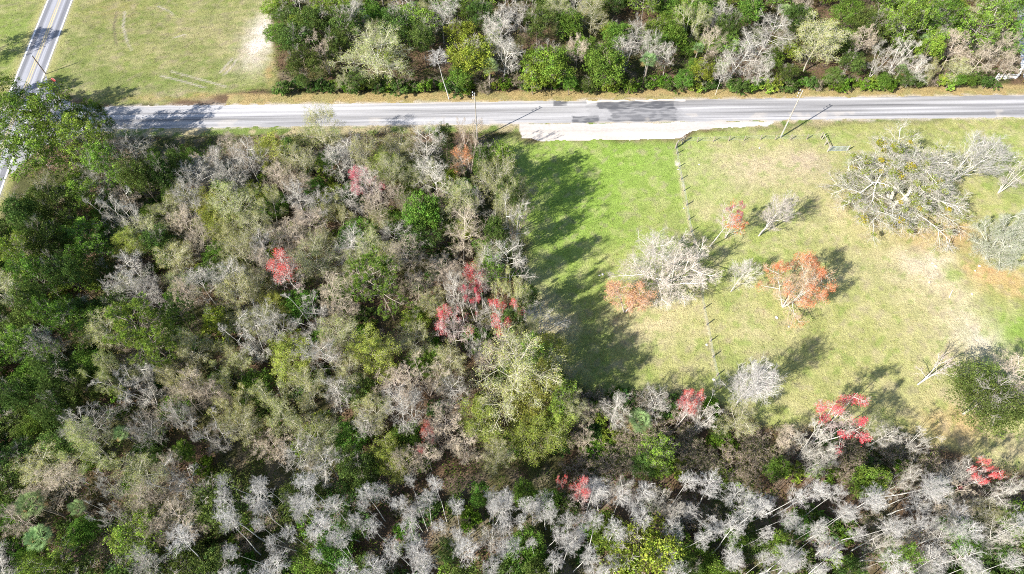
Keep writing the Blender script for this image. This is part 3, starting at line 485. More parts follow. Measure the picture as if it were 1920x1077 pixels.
# ------------------------------------------------------------------ trees read off the photograph, plus wood-edge trees added to deepen the shade on the field: (kind, x, y, crown radius in photo pixels[, height])
SPEC = """
E 552 62 38 9;E 566 108 32 8;E 592 38 36 10;T 603 92 26 9;E 640 35 34 10;E 628 75 25;H 705 95 62 12;G 660 25 30;C 820 105 30 11;L 880 98 44 9;L 862 55 28;G 935 45 44 12;G 952 92 32 11;G 760 12 34;G 830 18 34;
L 1025 112 44 9;L 1000 140 26 6;T 1084 88 21 9;B 1138 115 40 8.5;B 1160 60 26;B 1070 40 26;G 1195 58 22 11;G 1222 82 22 11;G 1250 98 17 9;H 1110 20 30;E 1010 30 30;E 735 40 30;B 700 20 22;E 790 60 24;B 1265 60 24;H 1300 30 30;
T 1335 72 22;L 1318 128 24 6;G 1405 92 44 11;G 1452 52 42 12;G 1428 128 24 8;H 1542 68 50 12;E 1500 30 26;E 1478 130 18 5;T 1620 70 22;E 1640 40 36;D 1700 35 34;D 1775 25 38;D 1850 42 48 13;D 1905 15 26;G 1692 98 28 9;L 1755 78 22 10;G 1722 125 26 7;T 1790 80 28 9;T 1842 105 30 9;
T 1878 82 30 9;G 1650 112 24 8;H 1748 130 20 6;T 1895 120 24 6;B 1590 20 28;B 1410 15 26;E 1370 40 24;E 1600 110 22 6;B 1660 148 13 4;H 1800 128 24 6;G 1360 118 18;E 1570 140 18 5;W 760 150 16;E 900 20 26;E 1100 150 15 4;E 665 140 20 5;B 860 135 22 6;H 645 150 16 5;
F 918 124 22 6.5;F 1217 112 21 7;F 1352 128 17 5;F 1690 130 14 5;F 1310 90 14 6;
D 30 230 54 15;D 95 212 50 15;D 150 262 52 14;D 60 290 50 14;D 0 170 40 13;D -50 205 44 15;D -75 175 46 14;D -125 140 40 13;D -125 45 40 13;H 85 345 24 10;D 180 215 24 11;
G 238 262 36 11;D 195 305 30 14;E 250 318 28 13;E 300 322 24 12;E 335 300 20 11;H 600 232 40 12;T 430 272 24 10;G 462 290 34 11;G 402 300 28 10;B 356 292 20 7;E 540 272 18 8;G 628 290 28;H 560 300 34 10;H 682 282 30 11;G 800 262 32 12;E 832 250 18 9;T 880 256 26 13;O 866 298 24 10;R 682 342 30 11;H 732 318 34 11;T 700 380 26;
G 812 322 34 11;H 932 330 42 14;D 942 300 24 13;H 948 378 32 14;H 958 548 30 14;D 925 500 24 12;Y 1020 712 42 13;D 1052 735 34 12;H 1075 760 26 9;E 962 600 22 12;E 966 470 20 12;E 952 350 22 13;E 930 425 24 12;E 905 300 20 12;H 985 620 26 12;D 1000 660 30 13;H 862 372 34 11;B 792 392 34 9;T 872 428 38 12;G 962 426 32 14;G 950 482 46 14;P 716 525 70 14;G 856 540 28 13;R 896 520 32 12;R 886 552 22 11;R 846 605 34 11;R 945 598 34 13;Y 700 662 46 10;T 782 530 24 9;T 800 702 46 10;
H 972 692 82 15;Y 985 745 52 9;B 822 664 13 5;G 892 652 24 9;E 40 392 34 12;E 92 372 32 12;D 30 470 36 12;E 72 440 32 11;D 62 512 34 12;E 112 500 28 11;E 42 562 34 12;D 98 588 34 11;B 302 480 15 5;G 242 400 30 11;T 342 412 28 10;G 352 368 30 11;
H 432 380 44 11;E 290 445 26 7;T 372 445 30 9;H 448 462 34 10;T 520 330 28;H 500 380 30;B 415 345 16 6;G 430 325 28;R 532 506 32 12;T 492 492 26 10;G 236 532 34 11;P 250 600 56 14;P 298 648 36 13;P 318 575 28 12;G 372 522 32 10;T 340 552 26;G 432 512 34 11;
H 442 545 38 10;G 502 600 36 12;G 470 642 38 12;H 352 655 36 10;T 622 545 30 11;G 606 662 38 12;L 400 592 22 8;G 302 700 24;T 362 718 30 10;H 200 702 36 11;E 102 702 42 11;E 150 730 30 9;G 80 642 26;D 40 642 34;E 30 730 30;E 90 760 30;
H 165 838 52 11;F 228 812 18 6;G 270 805 30 11;T 345 738 30 10;G 332 775 25;H 520 762 50 11;H 575 722 36 10;B 342 842 18 6;F 58 945 32 8;F 72 1008 30 8;F 145 952 19 7;G 205 915 30;T 272 930 32 11;G 215 970 30 11;T 292 992 25;G 268 1055 44 11;B 340 1035 14 5;
C 415 905 22 13;C 485 902 22 13;C 570 902 34 13;C 430 978 26 13;C 482 982 18 13;C 540 1000 22 13;C 430 1035 22 13;C 506 1018 20 13;C 622 945 28 13;C 592 1040 16;C 560 970 16;C 620 1010 18;C 815 905 25 14;C 856 948 24 14;C 925 950 19 13;C 955 935 14 13;
C 1000 946 18 13;C 976 976 17 13;C 1035 966 17 13;C 996 1016 15 12;C 770 960 18 13;C 822 985 22 13;C 856 1000 18 12;C 735 1030 32 13;C 680 945 20 13;C 665 975 24 13;C 768 900 17 12;G 920 1008 36 12;C 1050 1002 22 13;C 1040 1050 28 13;C 1106 1042 28 13;C 1132 1070 20;
G 1166 915 38 11;G 1232 935 34 12;G 1262 960 36 12;E 670 880 34 8;E 650 860 26 7;B 900 925 21 8;B 985 925 22 8;B 1036 936 18 7;E 842 1030 22 8;L 1200 1042 66 11;R 1053 905 11 9;R 1090 922 20 13;R 802 812 16 9;R 788 845 14 8;G 756 755 46 12;G 682 795 22 10;
T 760 862 30 9;T 800 852 26 9;Y 905 785 46 8;Y 1010 812 54 7;T 872 832 34 7;Y 1045 785 36 7;H 935 850 32 7;D 1232 850 34 9;E 1212 872 24 7;T 1100 770 20 6;T 1098 820 20 6;G 1155 765 34 9;G 1230 750 32 9;F 1200 788 30 5;R 1292 755 26 9;G 1322 782 30 9;
H 1388 785 34 8;R 1580 782 48 13.5;G 1532 830 36 12.5;G 1542 862 30 9;H 1640 790 30 7;G 1662 818 26 7;G 1722 830 24 8;T 1478 822 26 6;C 1330 905 40 12;C 1292 900 26 13;C 1500 930 28 14;C 1532 915 26 14;C 1572 922 24 14;C 1592 960 22 14;
C 1640 940 30 14;C 1540 985 20 14;C 1690 985 26 14;C 1430 950 28 14;C 1380 985 34 14;C 1440 1000 20;C 1400 960 26 14;C 1480 970 24 14;B 1632 900 26 10;G 1700 900 32 11;G 1800 880 24 10;R 1842 890 24 11;G 1882 925 40 12;G 1742 1022 60 13;G 1880 1000 36 13;
G 1660 1020 30 12;C 1560 1040 26 13;C 1480 1060 26;C 1610 1000 20;C 1380 1055 24;C 1320 1010 24;C 1440 1045 20;C 1540 1070 24;T 1905 700 40 8;G 1906 325 26 9;G 1745 320 60 9;
R 1380 402 18 8;R 1296 756 18;E 1352 800 18 4;B 1460 880 18;B 1470 1020 22;E 1600 1068 24;B 1380 1010 20;B 1500 985 22 7;B 1360 1075 26;E 1290 1070 26;D 1690 1040 24;E 1770 920 24 5;H 1850 960 30 7;T 1800 940 26 6
"""
SPECIAL = {}
for rec in SPEC.replace("\n", "").split(";"):
    q = rec.split()
    if not q: continue
    put(q[0], float(q[1]), float(q[2]), float(q[3]), float(q[4]) if len(q) > 4 else None)
# single trees with a build of their own
mk = lambda *a, **k: tree(*a, **k)
p = mk(300, "bare_oak", 10.5, 11.5, .12, 5, (34, 9, 8, 7), (62, 46, 44, 42), rad=(.28, .10, .042, .019, .010), bark=(.52, .50, .44), twig=(.50, .475, .41), mistle=220, up=.04, wob=.14, bud=(.25, 2, .07, (.20, .25, .06)), open_=True)
put('G', 1690, 335, 118, 10.5, "huge spreading grey oak hung with green mistletoe clumps, beside the road bend of the pasture", p)
p = mk(301, "bare_tree", 12, 6.5, .15, 3, (14, 8, 8, 6), (40, 36, 34, 32), bark=(.60, .58, .54), twig=(.50, .48, .44), up=.16)
put('G', 1828, 290, 56, 11, "willowy white leafless tree touching the huge mistletoe oak on its driveway side", p, tilt=(-.10, .30), rot=0)
p = mk(302, "bare_oak", 9, 7.5, .12, 5, (24, 9, 8, 7), (60, 42, 40, 38), rad=(.26, .09, .04, .018, .010), bark=(.40, .40, .34), twig=(.37, .375, .31), bud=(.6, 2, .06, (.27, .30, .17)), open_=True, up=.05)
put('H', 1892, 452, 56, 9, "rounded grey-green oak beside the orange leaf litter at the pasture edge", p)
p = mk(303, "bare_tree", 10.5, 8.5, .10, 6, (22, 8, 8, 7), (55, 42, 40, 38), rad=(.22, .085, .038, .018, .010), bark=(.58, .54, .48), twig=(.50, .45, .385), open_=True, up=.06)
put('G', 1262, 502, 84, 10, "largest cream bare tree standing over the cross fence in mid pasture", p)
put('G', 1228, 470, 46, 10, "upright pale bare tree growing through the big cream tree over the cross fence")
p = mk(304, "bronze_tree", 8, 3.6, .2, 2, (14, 7, 7, 6), bark=(.52, .46, .40), twig=(.58, .42, .32), bud=(.7, 2, .055, (.74, .42, .22)), up=.12)
put('O', 1178, 552, 40, 8, "peach and bronze tree snug against the big cream bare tree", p)
p = mk(305, "bare_tree", 9, 4, .2, 1, (14, 7, 7, 5), (40, 36, 34, 34), bark=(.60, .57, .52), twig=(.48, .45, .41), up=.12)
put('G', 1398, 505, 30, 8, "small pale bare tree between the big cream tree and the ring-shaped orange maple", p)
p = mk(306, "orange_maple", 11, 4.0, .55, 1, (11, 6, 6, 5), bark=(.66, .63, .58), twig=(.52, .44, .38), red=(8, 1.3, 3, .06, (.80, .22, .05)), up=.12)
put('O', 1372, 412, 30, 10, "slender maple with a white trunk and a small orange top in the pasture", p)
p = mk(307, "bare_tree", 10, 4.2, .25, 2, (14, 7, 7, 6), (36, 34, 34, 34), bark=(.60, .56, .52), twig=(.46, .41, .37), up=.16)
put('G', 1452, 392, 34, 9, "feathery pale bare tree casting a long shadow behind the white-trunked orange maple", p, tilt=(-.08, .22), rot=0)
p = mk(308, "orange_maple", 9.5, 6.8, .22, 4, (26, 8, 7, 6), (62, 48, 46, 44), rad=(.16, .06, .028, .015, .009), bark=(.62, .59, .54), twig=(.54, .40, .27), red=(60, 1.4, 3, .052, (.68, .17, .10)), bud=(.25, 2, .045, (.70, .36, .20)), open_=True, up=.05)
put('O', 1500, 528, 56, 11, "wide maple wearing a ring of fiery orange round bare white limbs in the pasture", p)
p = mk(310, "bare_tree", 14, 3.6, .12, 1, (60, 6, 6, 5), (46, 40, 40, 38), rad=(.16, .035, .018, .011, .008), bark=(.58, .55, .52), twig=(.51, .49, .455), up=.16)
put('G', 1418, 712, 40, 14.5, "white egg-shaped leafless tree casting a long straight shadow at the field's lower end", p)
p = dome(311, "evergreen_tree", 8.5, 5.0, (.115, .165, .042), 26, 800, 22, .11, sprig=1, gap=.15, bark=(.42, .40, .34), spr=.22, low=.12)
put('E', 1862, 742, 70, 8.5, "lone bushy olive-green tree at the dry lower end of the pasture", p)
p = mk(309, "dead_tree", 8, 4, .3, 2, (8, 5, 4, 3), (40, 40, 40, 38), rad=(.16, .05, .025, .015, .010), bark=(.50, .47, .44), twig=(.50, .40, .35))
put('T', 1762, 690, 34, 7, "leaning broken dead tree with a white trunk out in the dry pasture", p, tilt=(0, .35), rot=.5)
# bushes along the wood's edge, north of the road
x = 530.0
while x < 1870:
    yb = 160 - (x - 530) * .006 + rnd.uniform(-7, 5); rr = rnd.uniform(9, 19); k = rnd.choices("SSSWEB", (5, 5, 5, 2, 1, 1))[0]
    put(k, x, yb - (5 if k in "EB" else 0), rr, (rnd.uniform(3.5, 5) if k in "EB" else rnd.uniform(1.6, 3.2))); x += rr * rnd.uniform(.9, 1.5)
# fill the woods: area polygons in photo pixels with the mix seen there
ZONES = [
 ([(500, -70), (1960, -70), (1930, 60), (1900, 140), (520, 148)], dict(G=2, T=1, H=2, E=3, B=5, L=4, D=4, F=.3), 3.6, 210),
 ([(215, 330), (560, 312), (940, 315), (950, 350), (975, 400), (990, 620), (780, 690), (300, 600), (215, 450)], dict(G=2.2, T=1.2, H=4, Y=1.6, E=.8, B=.9, L=.6, S=1.2, W=.6), 3.2, 190),
 ([(-60, 480), (40, 440), (110, 370), (215, 340), (230, 450), (180, 790), (-60, 830)], dict(E=4, D=5, G=.6, H=1, B=1.5, S=1), 3.2, 105),
 ([(180, 560), (985, 600), (1050, 700), (1080, 850), (640, 900), (180, 780)], dict(G=2.2, T=1.0, H=4, Y=1.7, E=1.1, B=1, S=1.2, W=.6), 3.2, 135),
 ([(-60, 790), (400, 850), (400, 1120), (-60, 1120)], dict(G=1.6, T=1.2, H=1.6, E=2.4, D=1.4, F=.3, B=.8, S=1.2, W=1.2), 3.3, 55),
 ([(380, 945), (1400, 955), (1400, 1130), (380, 1130)], dict(C=3, T=.3, B=2, E=2.4, S=1.6, W=1.0), 2.7, 135),
 ([(1400, 965), (1760, 950), (1990, 1010), (1990, 1140), (1400, 1130)], dict(C=3, T=.3, B=2, E=1.8, S=1.6, W=.8), 2.8, 70),
 ([(1080, 790), (1700, 840), (1760, 900), (1400, 905), (1080, 880)], dict(W=5, S=1.6), 2.4, 50),
 ([(1080, 740), (1330, 775), (1330, 830), (1080, 830)], dict(W=2, S=1.5, T=1, Y=.6), 2.6, 16)]
for zp, mix, sp, mx in ZONES:
    P = px(*zp); xs = [p[0] for p in P]; ys = [p[1] for p in P]; cnt = 0; kk = list(mix); ww = list(mix.values())
    for tries in range(9000):
        if cnt >= mx: break
        X = rnd.uniform(min(xs), max(xs)); Y = rnd.uniform(min(ys), max(ys))
        if poly_sd(np.array([X]), np.array([Y]), P)[0] < 0: continue
        k = rnd.choices(kk, ww)[0]; r = {'C': 1.25, 'S': 1.5, 'W': 1.9, 'F': 2., 'B': 2.5, 'L': 2.8, 'E': 2.9, 'D': 3.6, 'G': 2.9, 'T': 2.5, 'H': 3.0, 'Y': 3.2}[k] * rnd.uniform(.75, 1.3)
        if any((t['x'] - X) ** 2 + (t['y'] - Y) ** 2 < (sp / 3 * (.52 * (r + t['r']))) ** 2 for t in TREES): continue
        put(k, 0, 0, 0, HT[k] * (rnd.uniform(.45, .7) if k in 'BELD' else rnd.uniform(.62, .95)), world=(X, Y, r)); cnt += 1

# ------------------------------------------------------------------ labels that place each tree by the landmarks around it
LM = [("the road junction", 70, 180), ("the sand strip", 500, 60), ("the small tar patch", 1050, 194), ("the big tar patch", 1200, 205), ("the white fence", 1885, 150), ("the driveway", 1915, 40),
      ("the pull-off pole", 896, 262), ("the field-fence pole", 1462, 257), ("the junction pole", 220, 299), ("the mistletoe oak", 1690, 335), ("the cream tree", 1262, 502),
      ("the ring-shaped maple", 1500, 525), ("the round lime pine", 716, 545), ("the tallest scarlet maple", 896, 545), ("the crimson woodland maple", 532, 520), ("the coral maple", 682, 355),
      ("the broad lime pine", 262, 620), ("the giant lime tree", 1200, 1060), ("the fan palm pair", 65, 985), ("the field-corner palm", 1200, 795), ("the crimson field-edge maple", 1560, 800),
      ("the pink corner maple", 1842, 900), ("the lone pasture evergreen", 1860, 760), ("the egg-shaped tree", 1416, 730), ("the yellow-green giant", 985, 710), ("the road-facing palm", 918, 135),
      ("the olive northern tree", 1542, 85), ("the grey northern tree", 705, 115), ("the little rose maple", 1090, 935), ("the lime bush", 1632, 915),
      ("the olive puff tree", 165, 850), ("the straw-olive tree", 520, 780), ("the ditch-side cypress", 815, 930), ("the ditch-side oak", 1232, 865), ("the lilac-pink tree", 800, 720), ("the white spidery tree", 470, 660)]
LMW = [(n, *at(a, b)) for n, a, b in LM]
HERO = {(716, 525): "round lime-green pine crown standing alone among grey and tan trees in the wood", (896, 520): "tallest scarlet maple, topmost of the three red crowns at the wood edge", (846, 605): "red maple with white upright limbs, lower one on the wood side of the three crowns",
        (945, 598): "red maple leaning over the field shadow, field-side one of the three red crowns", (532, 506): "crimson maple alone deep in the grey woodland", (682, 342): "coral-red maple in the upper wood below the road", (250, 600): "broad lime pine lit on its sunny flank, bigger of the touching pine pair",
        (1200, 1042): "giant lime-green domed tree cut by the bottom edge of the photo", (58, 945): "dark blue-green fan palm, upper of the pair near the bottom corner", (72, 1008): "lit yellowish fan palm, lower of the pair near the bottom corner", (1200, 788): "wide fan palm at the bottom corner of the field beside a lilac bare tree",
        (1580, 782): "crimson maple with long pink-white stems where the pasture meets the dark ditch", (1842, 890): "pink-red maple in the corner woods beyond the pasture's dry foot", (972, 692): "yellow-green giant budding tree shading the field corner",
        (918, 124): "silvery fan palm facing the road among golden-green trees", (1542, 68): "tallest olive-hazed tree in the wood behind the road", (705, 95): "widest grey budding tree in the wood behind the road", (1090, 922): "little rose-red maple above the bare cypresses", (1632, 900): "lime-yellow bush glowing among slanting bare cypresses",
        (165, 838): "round olive-grey puff-shaped tree in the lower dark wood", (520, 762): "broad straw-olive budding tree above the dark ditch", (815, 905): "ditch-side cypress with a long bare stem and a round white top", (1232, 850): "leafy green oak lit beside the dark ditch",
        (800, 702): "lilac-pink twiggy round tree beside the yellow-green giant", (470, 642): "white spidery bare tree in the middle of the wood", (866, 298): "small orange-topped maple at the upper wood edge near the pull-off", (802, 812): "coral-tipped maple above a tan thicket, bigger of two", (788, 845): "coral-tipped maple above a tan thicket, smaller of two",
        (1053, 905): "tiny dark-red maple tip beside the little rose maple", (1292, 755): "soft red maple at the lower end of the cross fence", (1296, 756): "second soft red maple crown overlapping the one at the cross fence foot", (886, 552): "orange-red maple crown right under the tallest scarlet one", (1380, 402): "little orange maple top behind the white-trunked maple"}
order = sorted(TREES, key=lambda t: (t['y'], t['x']))
def size_word(t):
    r = t['r'] / {'C': 1.3, 'S': 1.6, 'W': 2., 'F': 2.2}.get(t['k'], 3.4)
    return "small " if r < .72 else ("large " if r > 1.3 else "")
keys = {}
for t in order:
    t['label'] = t['label'] or HERO.get(t['px'])
    if t['label']: t['o']['label'] = t['label']; continue
    ds = sorted(LMW, key=lambda m: math.hypot(m[1] - t['x'], m[2] - t['y'])); A = ds[0]; vx, vy = t['x'] - A[1], t['y'] - A[2]
    B_ = max(ds[1:12], key=lambda m: ((m[1] - A[1]) * vx + (m[2] - A[2]) * vy) / (math.hypot(m[1] - A[1], m[2] - A[2]) + 1e-6)) if math.hypot(vx, vy) > .01 else ds[1]
    keys.setdefault((size_word(t) + LOOK[t['k']], A[0], B_[0]), []).append((math.hypot(vx, vy), t['x'], t))
ORD = "first second third fourth fifth sixth seventh eighth ninth tenth eleventh twelfth thirteenth fourteenth fifteenth sixteenth seventeenth eighteenth nineteenth twentieth".split()
ORD += ['twenty-' + o for o in ORD[:9]] + ['thirtieth'] + ['thirty-' + o for o in ORD[:9]]
for (lk, A, B_), v in keys.items():
    for i, (d, _, t) in enumerate(sorted(v, key=lambda q: q[:2])):
        t['o']['label'] = f"{lk} {'beside' if d < 5 else 'near'} {A} towards {B_}" if len(v) == 1 else f"{lk}, {ORD[min(i, len(ORD) - 1)]} from {A} towards {B_}"
CATS = dict(bare_tree="tree", bare_cypress="tree", palm_tree="palm", shrub="shrub", brushy_shrub="shrub", red_maple="maple", orange_maple="maple", pine_tree="pine")
for t in TREES:
    t['o']['category'] = CATS.get(t['o'].name.split('.')[0], "tree"); t['o']['group'] = GROUP[t['k']] if t['o'].name.split('.')[0] not in ("bare_oak", "dead_tree", "bronze_tree") else None or "lone trees of the pasture"

# ------------------------------------------------------------------ low growth: undergrowth, turf tufts, fallen leaves (uncountable)
def scatter(name, n, bx, by, keepf, colf, size, hgt, upb, clump, seed, lit=1):
    rg = np.random.default_rng(seed); x = rg.uniform(bx[0], bx[1], n); y = rg.uniform(by[0], by[1], n); k = keepf(x, y, rg); x = x[k]; y = y[k]; m = len(x)
    hh = hgt(x, y, rg); cs = colf(x, y, rg)
    cen = np.stack([np.repeat(x, clump), np.repeat(y, clump), np.repeat(hh, clump)], 1) + rg.normal(0, 1, (m * clump, 3)) * np.array([size * 1.8, size * 1.8, size * .8]); cen[:, 2] = np.abs(cen[:, 2]) + .02
    V, F = quads(rg, cen, size, upb); me = mesh_from(name, V, F4=F, col=np.repeat(cs, clump * 4, 0) * np.repeat(rg.uniform(.7, 1.3, (m * clump, 1)), 4, 0), mats=[M_STUFF])
    return link(name, me, kind="stuff")
def wood(x, y):
    u, v = road_uv(x, y); su, sv = side_uv(x, y)
    return (FIELD_M(x, y) < .3) & (LAWN_M(x, y) < .3) & ((v > RW / 2 + 3.2) | (v < -RW / 2 - 2.4)) & (np.abs(sv) > SW / 2 + 2) & (poly_sd(x, y, FL) < -1.5) & (poly_sd(x, y, DRV) < -.5) & (poly_sd(x, y, PAD) < -1.0)
def ucol(x, y, rg):
    n = NZ[1].f(x, y, .18); q = NZ[6].f(x, y, .45) + rg.normal(0, .05, len(x)); c = np.tile(np.array([.095, .150, .034]), (len(x), 1)); c = mixc(c, sm(.48, .60, n), (.20, .150, .090)); c = mixc(c, sm(.55, .66, q) * .8, (.125, .20, .03)); c = mixc(c, sm(.60, .68, NZ[4].f(x, y, .3)) * .6, (.26, .15, .08))
    return .85 * c * rg.uniform(.6, 1.35, (len(x), 1))
scatter("undergrowth", 170000, (-125, 125), (0, 150), lambda x, y, rg: wood(x, y) & (NZ[5].f(x, y, .3) + rg.normal(0, .08, len(x)) > .36), ucol, .13, lambda x, y, rg: sm(.35, .75, NZ[6].f(x, y, .22)) * 2.2 * rg.random(len(x)) ** .6, .4, 4, 51)
gcol = lambda x, y, rg: np.clip(ground_col(x, y) * rg.uniform(.85, 1.15, (len(x), 1)), .01, .7)
scatter("grass", 230000, (-125, 110), (20, 140), lambda x, y, rg: ((FIELD_M(x, y) > .5) | (LAWN_M(x, y) > .5)) & (np.abs(side_uv(x, y)[1]) > SW / 2 + .3) & (np.abs(road_uv(x, y)[1]) > RW / 2 + .5) & (poly_sd(x, y, PAD) < -.3) & (poly_sd(x, y, FL) < -.5) & (NZ[2].f(x, y, .8) + rg.normal(0, .1, len(x)) > .42), gcol, .065, lambda x, y, rg: np.full(len(x), .04), .0, 2, 52)
def near_trees(x, y, rad):
    d = np.full(x.shape, 1e9)
    for t in TREES:
        if poly_sd(np.array([t['x']]), np.array([t['y']]), FIELD)[0] > -1: d = np.minimum(d, np.hypot(x - t['x'], y - t['y']) / (t['r'] * rad))
    return d
scatter("fallen_leaves", 26000, (-10, 100), (30, 95), lambda x, y, rg: (FIELD_M(x, y) > .4) & (np.exp(-near_trees(x, y, 1.1) ** 2) + .45 * (NZ[4].f(x, y, .25) > .58) > rg.random(len(x)) * 1.3), lambda x, y, rg: np.array([.30, .19, .10]) * rg.uniform(.6, 1.5, (len(x), 1)), .06, lambda x, y, rg: np.full(len(x), .02), 1.5, 1, 53)
vx = lambda x, y: ((road_uv(x, y)[1] > RW / 2 + .4) & (road_uv(x, y)[1] < RW / 2 + 4.4) & (road_uv(x, y)[0] > -70)) | ((road_uv(x, y)[1] < -RW / 2 - .3) & (road_uv(x, y)[1] > -RW / 2 - 3.0) & (poly_sd(x, y, PAD) < -.2) & (road_uv(x, y)[0] > -60))
scatter("verge_grass", 60000, (-75, 110), (84, 108), lambda x, y, rg: vx(x, y), gcol, .06, lambda x, y, rg: np.full(len(x), .05), .0, 2, 54)

# ------------------------------------------------------------------ utility poles
def pole(pxx, pyy, label, wood_=M_PINK, arm=1, h=10.6):
    X, Y = at(pxx, pyy); r = link("utility_pole", None, loc=(X, Y, 0), label=label, category="utility pole", group="wooden utility poles along the road")
    MB().tube((0, 0, -.1), (0, 0, h), .125, .085, 12).build("shaft", wood_, r)
    MB().tube((0, 0, h), (0, 0, h + .06), .10, .03, 12).build("cap", M_STEEL, r)
    for k in range(3):                       # stand-off brackets with an insulator each, on the field side of the pole
        z = h - .12 - k * .62; sgn = 1 if k != 1 else 1
        b = MB().tube((0, 0, z - .12), (-.34 * sgn, .30, z), .035).build("bracket", M_DARK, r)
        m = MB()
        for q in range(3): m.tube((-.34 * sgn, .30, z + q * .08), (-.34 * sgn, .30, z + q * .08 + .05), .10 - .012 * q, .06, 10)
        m.build("insulator", M_CERAM, b)
    m = MB().tube((.02, -.16, .2), (.02, -.14, 4.2), .03); m.build("cable_guard", M_STEEL, r)
    m = MB().box((0, .155, 5.2), (.22, .03, .34)); m.build("tag_plate", M_WHITE, r)
    return r
p1 = pole(1463, 258, "pale weathered pole standing by the field fence across from the northern brush")
p2 = pole(895, 262, "greyish pole rising from the wood edge next to the sandy pull-off")
p3 = pole(219, 299, "dark utility pole with a grey transformer can near the road junction", M_TREEBARK)
m = MB().tube((.30, .25, 8.4), (.30, .25, 9.3), .24, .24, 14).tube((.30, .25, 9.3), (.30, .25, 9.38), .25, .12, 14).build("transformer", M_STEEL, p3)

# ------------------------------------------------------------------ stop sign on the corner
X, Y = at(115, 170); sg = link("stop_sign", None, loc=(X, Y, 0), label="red octagonal stop sign on a thin post at the lawn corner of the junction", category="road sign")
sg.rotation_euler = (0, 0, RANG + math.pi)
MB().box((0, 0, 1.35), (.06, .05, 2.7)).build("post", M_STEEL, sg)
ob = MB(); ob.tube((0, .035, 2.55), (0, .055, 2.55), .40, .40, 8); face = ob.build("sign_face", M_REDP, sg)
ob = MB(); ob.tube((0, .028, 2.55), (0, .0345, 2.55), .43, .43, 8); ob.build("sign_border", M_WHITE, face)
cu = bpy.data.curves.new("lettering", 'FONT'); cu.body = "STOP"; cu.size = .26; cu.align_x = 'CENTER'; cu.align_y = 'CENTER'; cu.extrude = .003
tmp = bpy.data.objects.new("t", cu); C.objects.link(tmp); dg = bpy.context.evaluated_depsgraph_get(); tm_ = bpy.data.meshes.new_from_object(tmp.evaluated_get(dg)); bpy.data.objects.remove(tmp)
tm_.materials.clear(); tm_.materials.append(M_WHITE); lt = link("lettering", tm_, face); lt.location = (0, .062, 2.55); lt.rotation_euler = (math.radians(90), 0, math.radians(180))
X, Y = at(86, 139); ps = link("guy_post", None, loc=(X, Y, 0), label="short dark wooden post at the edge of the side road beside the lawn", category="post")
MB().tube((0, 0, -.1), (0, 0, 4.3), .12, .10, 10).build("shaft", M_TREEBARK, ps); MB().tube((0, 0, 4.3), (0, 0, 4.36), .11, .03, 10).build("cap", M_STEEL, ps)

# ------------------------------------------------------------------ field fences
def fence(pts, label, stout=()):
    W = [at(*p) for p in pts]; o = W[0]; r = link("wire_fence", None, loc=(o[0], o[1], 0), label=label, category="fence", group="post and wire field fences")
    for i, (X, Y) in enumerate(W):
        rr = .12 if i in stout else rnd.uniform(.08, .10); h = rnd.uniform(1.15, 1.35) * (1.15 if i in stout else 1)
        MB().tube((X - o[0], Y - o[1], -.1), (X - o[0] + rnd.uniform(-.05, .05), Y - o[1] + rnd.uniform(-.05, .05), h), rr, rr * .9, 8).build("post", M_POST, r)
    for z in (.35, .65, .95, 1.15):
        m = MB()
        for a, b in zip(W[:-1], W[1:]): m.tube((a[0] - o[0], a[1] - o[1], z), (b[0] - o[0], b[1] - o[1], z), .008, .008, 4)
        m.build("wire", M_STEEL, r)
    return r
fence([(1283, 266), (1307, 267), (1337, 266), (1366, 265), (1395, 264), (1425, 263), (1453, 263), (1481, 263), (1512, 262), (1538, 259)], "post and wire fence running beside the road from the brace corner to the gate", (0, 9))
fence([(1266, 279), (1268, 289), (1272, 314), (1276, 337), (1281, 359), (1286, 386), (1290, 413), (1294, 436), (1301, 459), (1306, 486), (1310, 512), (1313, 545), (1318, 580), (1324, 610), (1330, 641), (1335, 671), (1343, 706), (1348, 730)],
      "post and wire fence crossing the pasture along a bare tan track", (0,))
X, Y = at(1266, 279); X2, Y2 = at(1283, 266); br = link("corner_brace", None, loc=(X, Y, 0), label="stout timber corner brace where the two field fences meet beside the pull-off", category="fence brace")
dx, dy = X2 - X, Y2 - Y; MB().tube((dx * .15, dy * .15 + .1, 0), (dx * .15, dy * .15 + .1, 1.6), .11).build("post", M_PINK, br); MB().tube((dx * .75, dy * .75, 0), (dx * .75, dy * .75, 1.6), .11).build("post", M_PINK, br)
MB().tube((dx * .15, dy * .15 + .1, 1.35), (dx * .75, dy * .75, 1.35), .07).build("rail", M_PINK, br); MB().tube((dx * .15, dy * .15 + .1, .2), (dx * .75, dy * .75, 1.3), .05).build("diagonal", M_PINK, br)
a = at(1541, 262); b = at(1551, 284); gb = link("gate_brace", None, loc=(a[0], a[1], 0), label="weathered timber brace between the roadside fence end and the metal gate", category="fence brace")
dx, dy = b[0] - a[0], b[1] - a[1]
for f in (0, .5, 1): MB().tube((dx * f, dy * f, 0), (dx * f, dy * f, 1.4), .09).build("post", M_PINK, gb)
for f0, f1 in ((0, .5), (.5, 1)): MB().tube((dx * f0, dy * f0, 1.2), (dx * f1, dy * f1, 1.2), .055).build("rail", M_PINK, gb)
a = at(1553, 285); b = at(1586, 284); gt = link("field_gate", None, loc=(a[0], a[1], 0), label="pale blue-grey metal farm gate in the field fence beside the huge oak", category="gate")
L = math.dist(a, b); gt.rotation_euler = (0, 0, math.atan2(b[1] - a[1], b[0] - a[0]))
m = MB()
for z in (.25, 1.25): m.tube((0, 0, z), (L, 0, z), .035)
for xx in (0, L): m.tube((xx, 0, .25), (xx, 0, 1.25), .035)
m.build("frame", M_STEEL, gt)
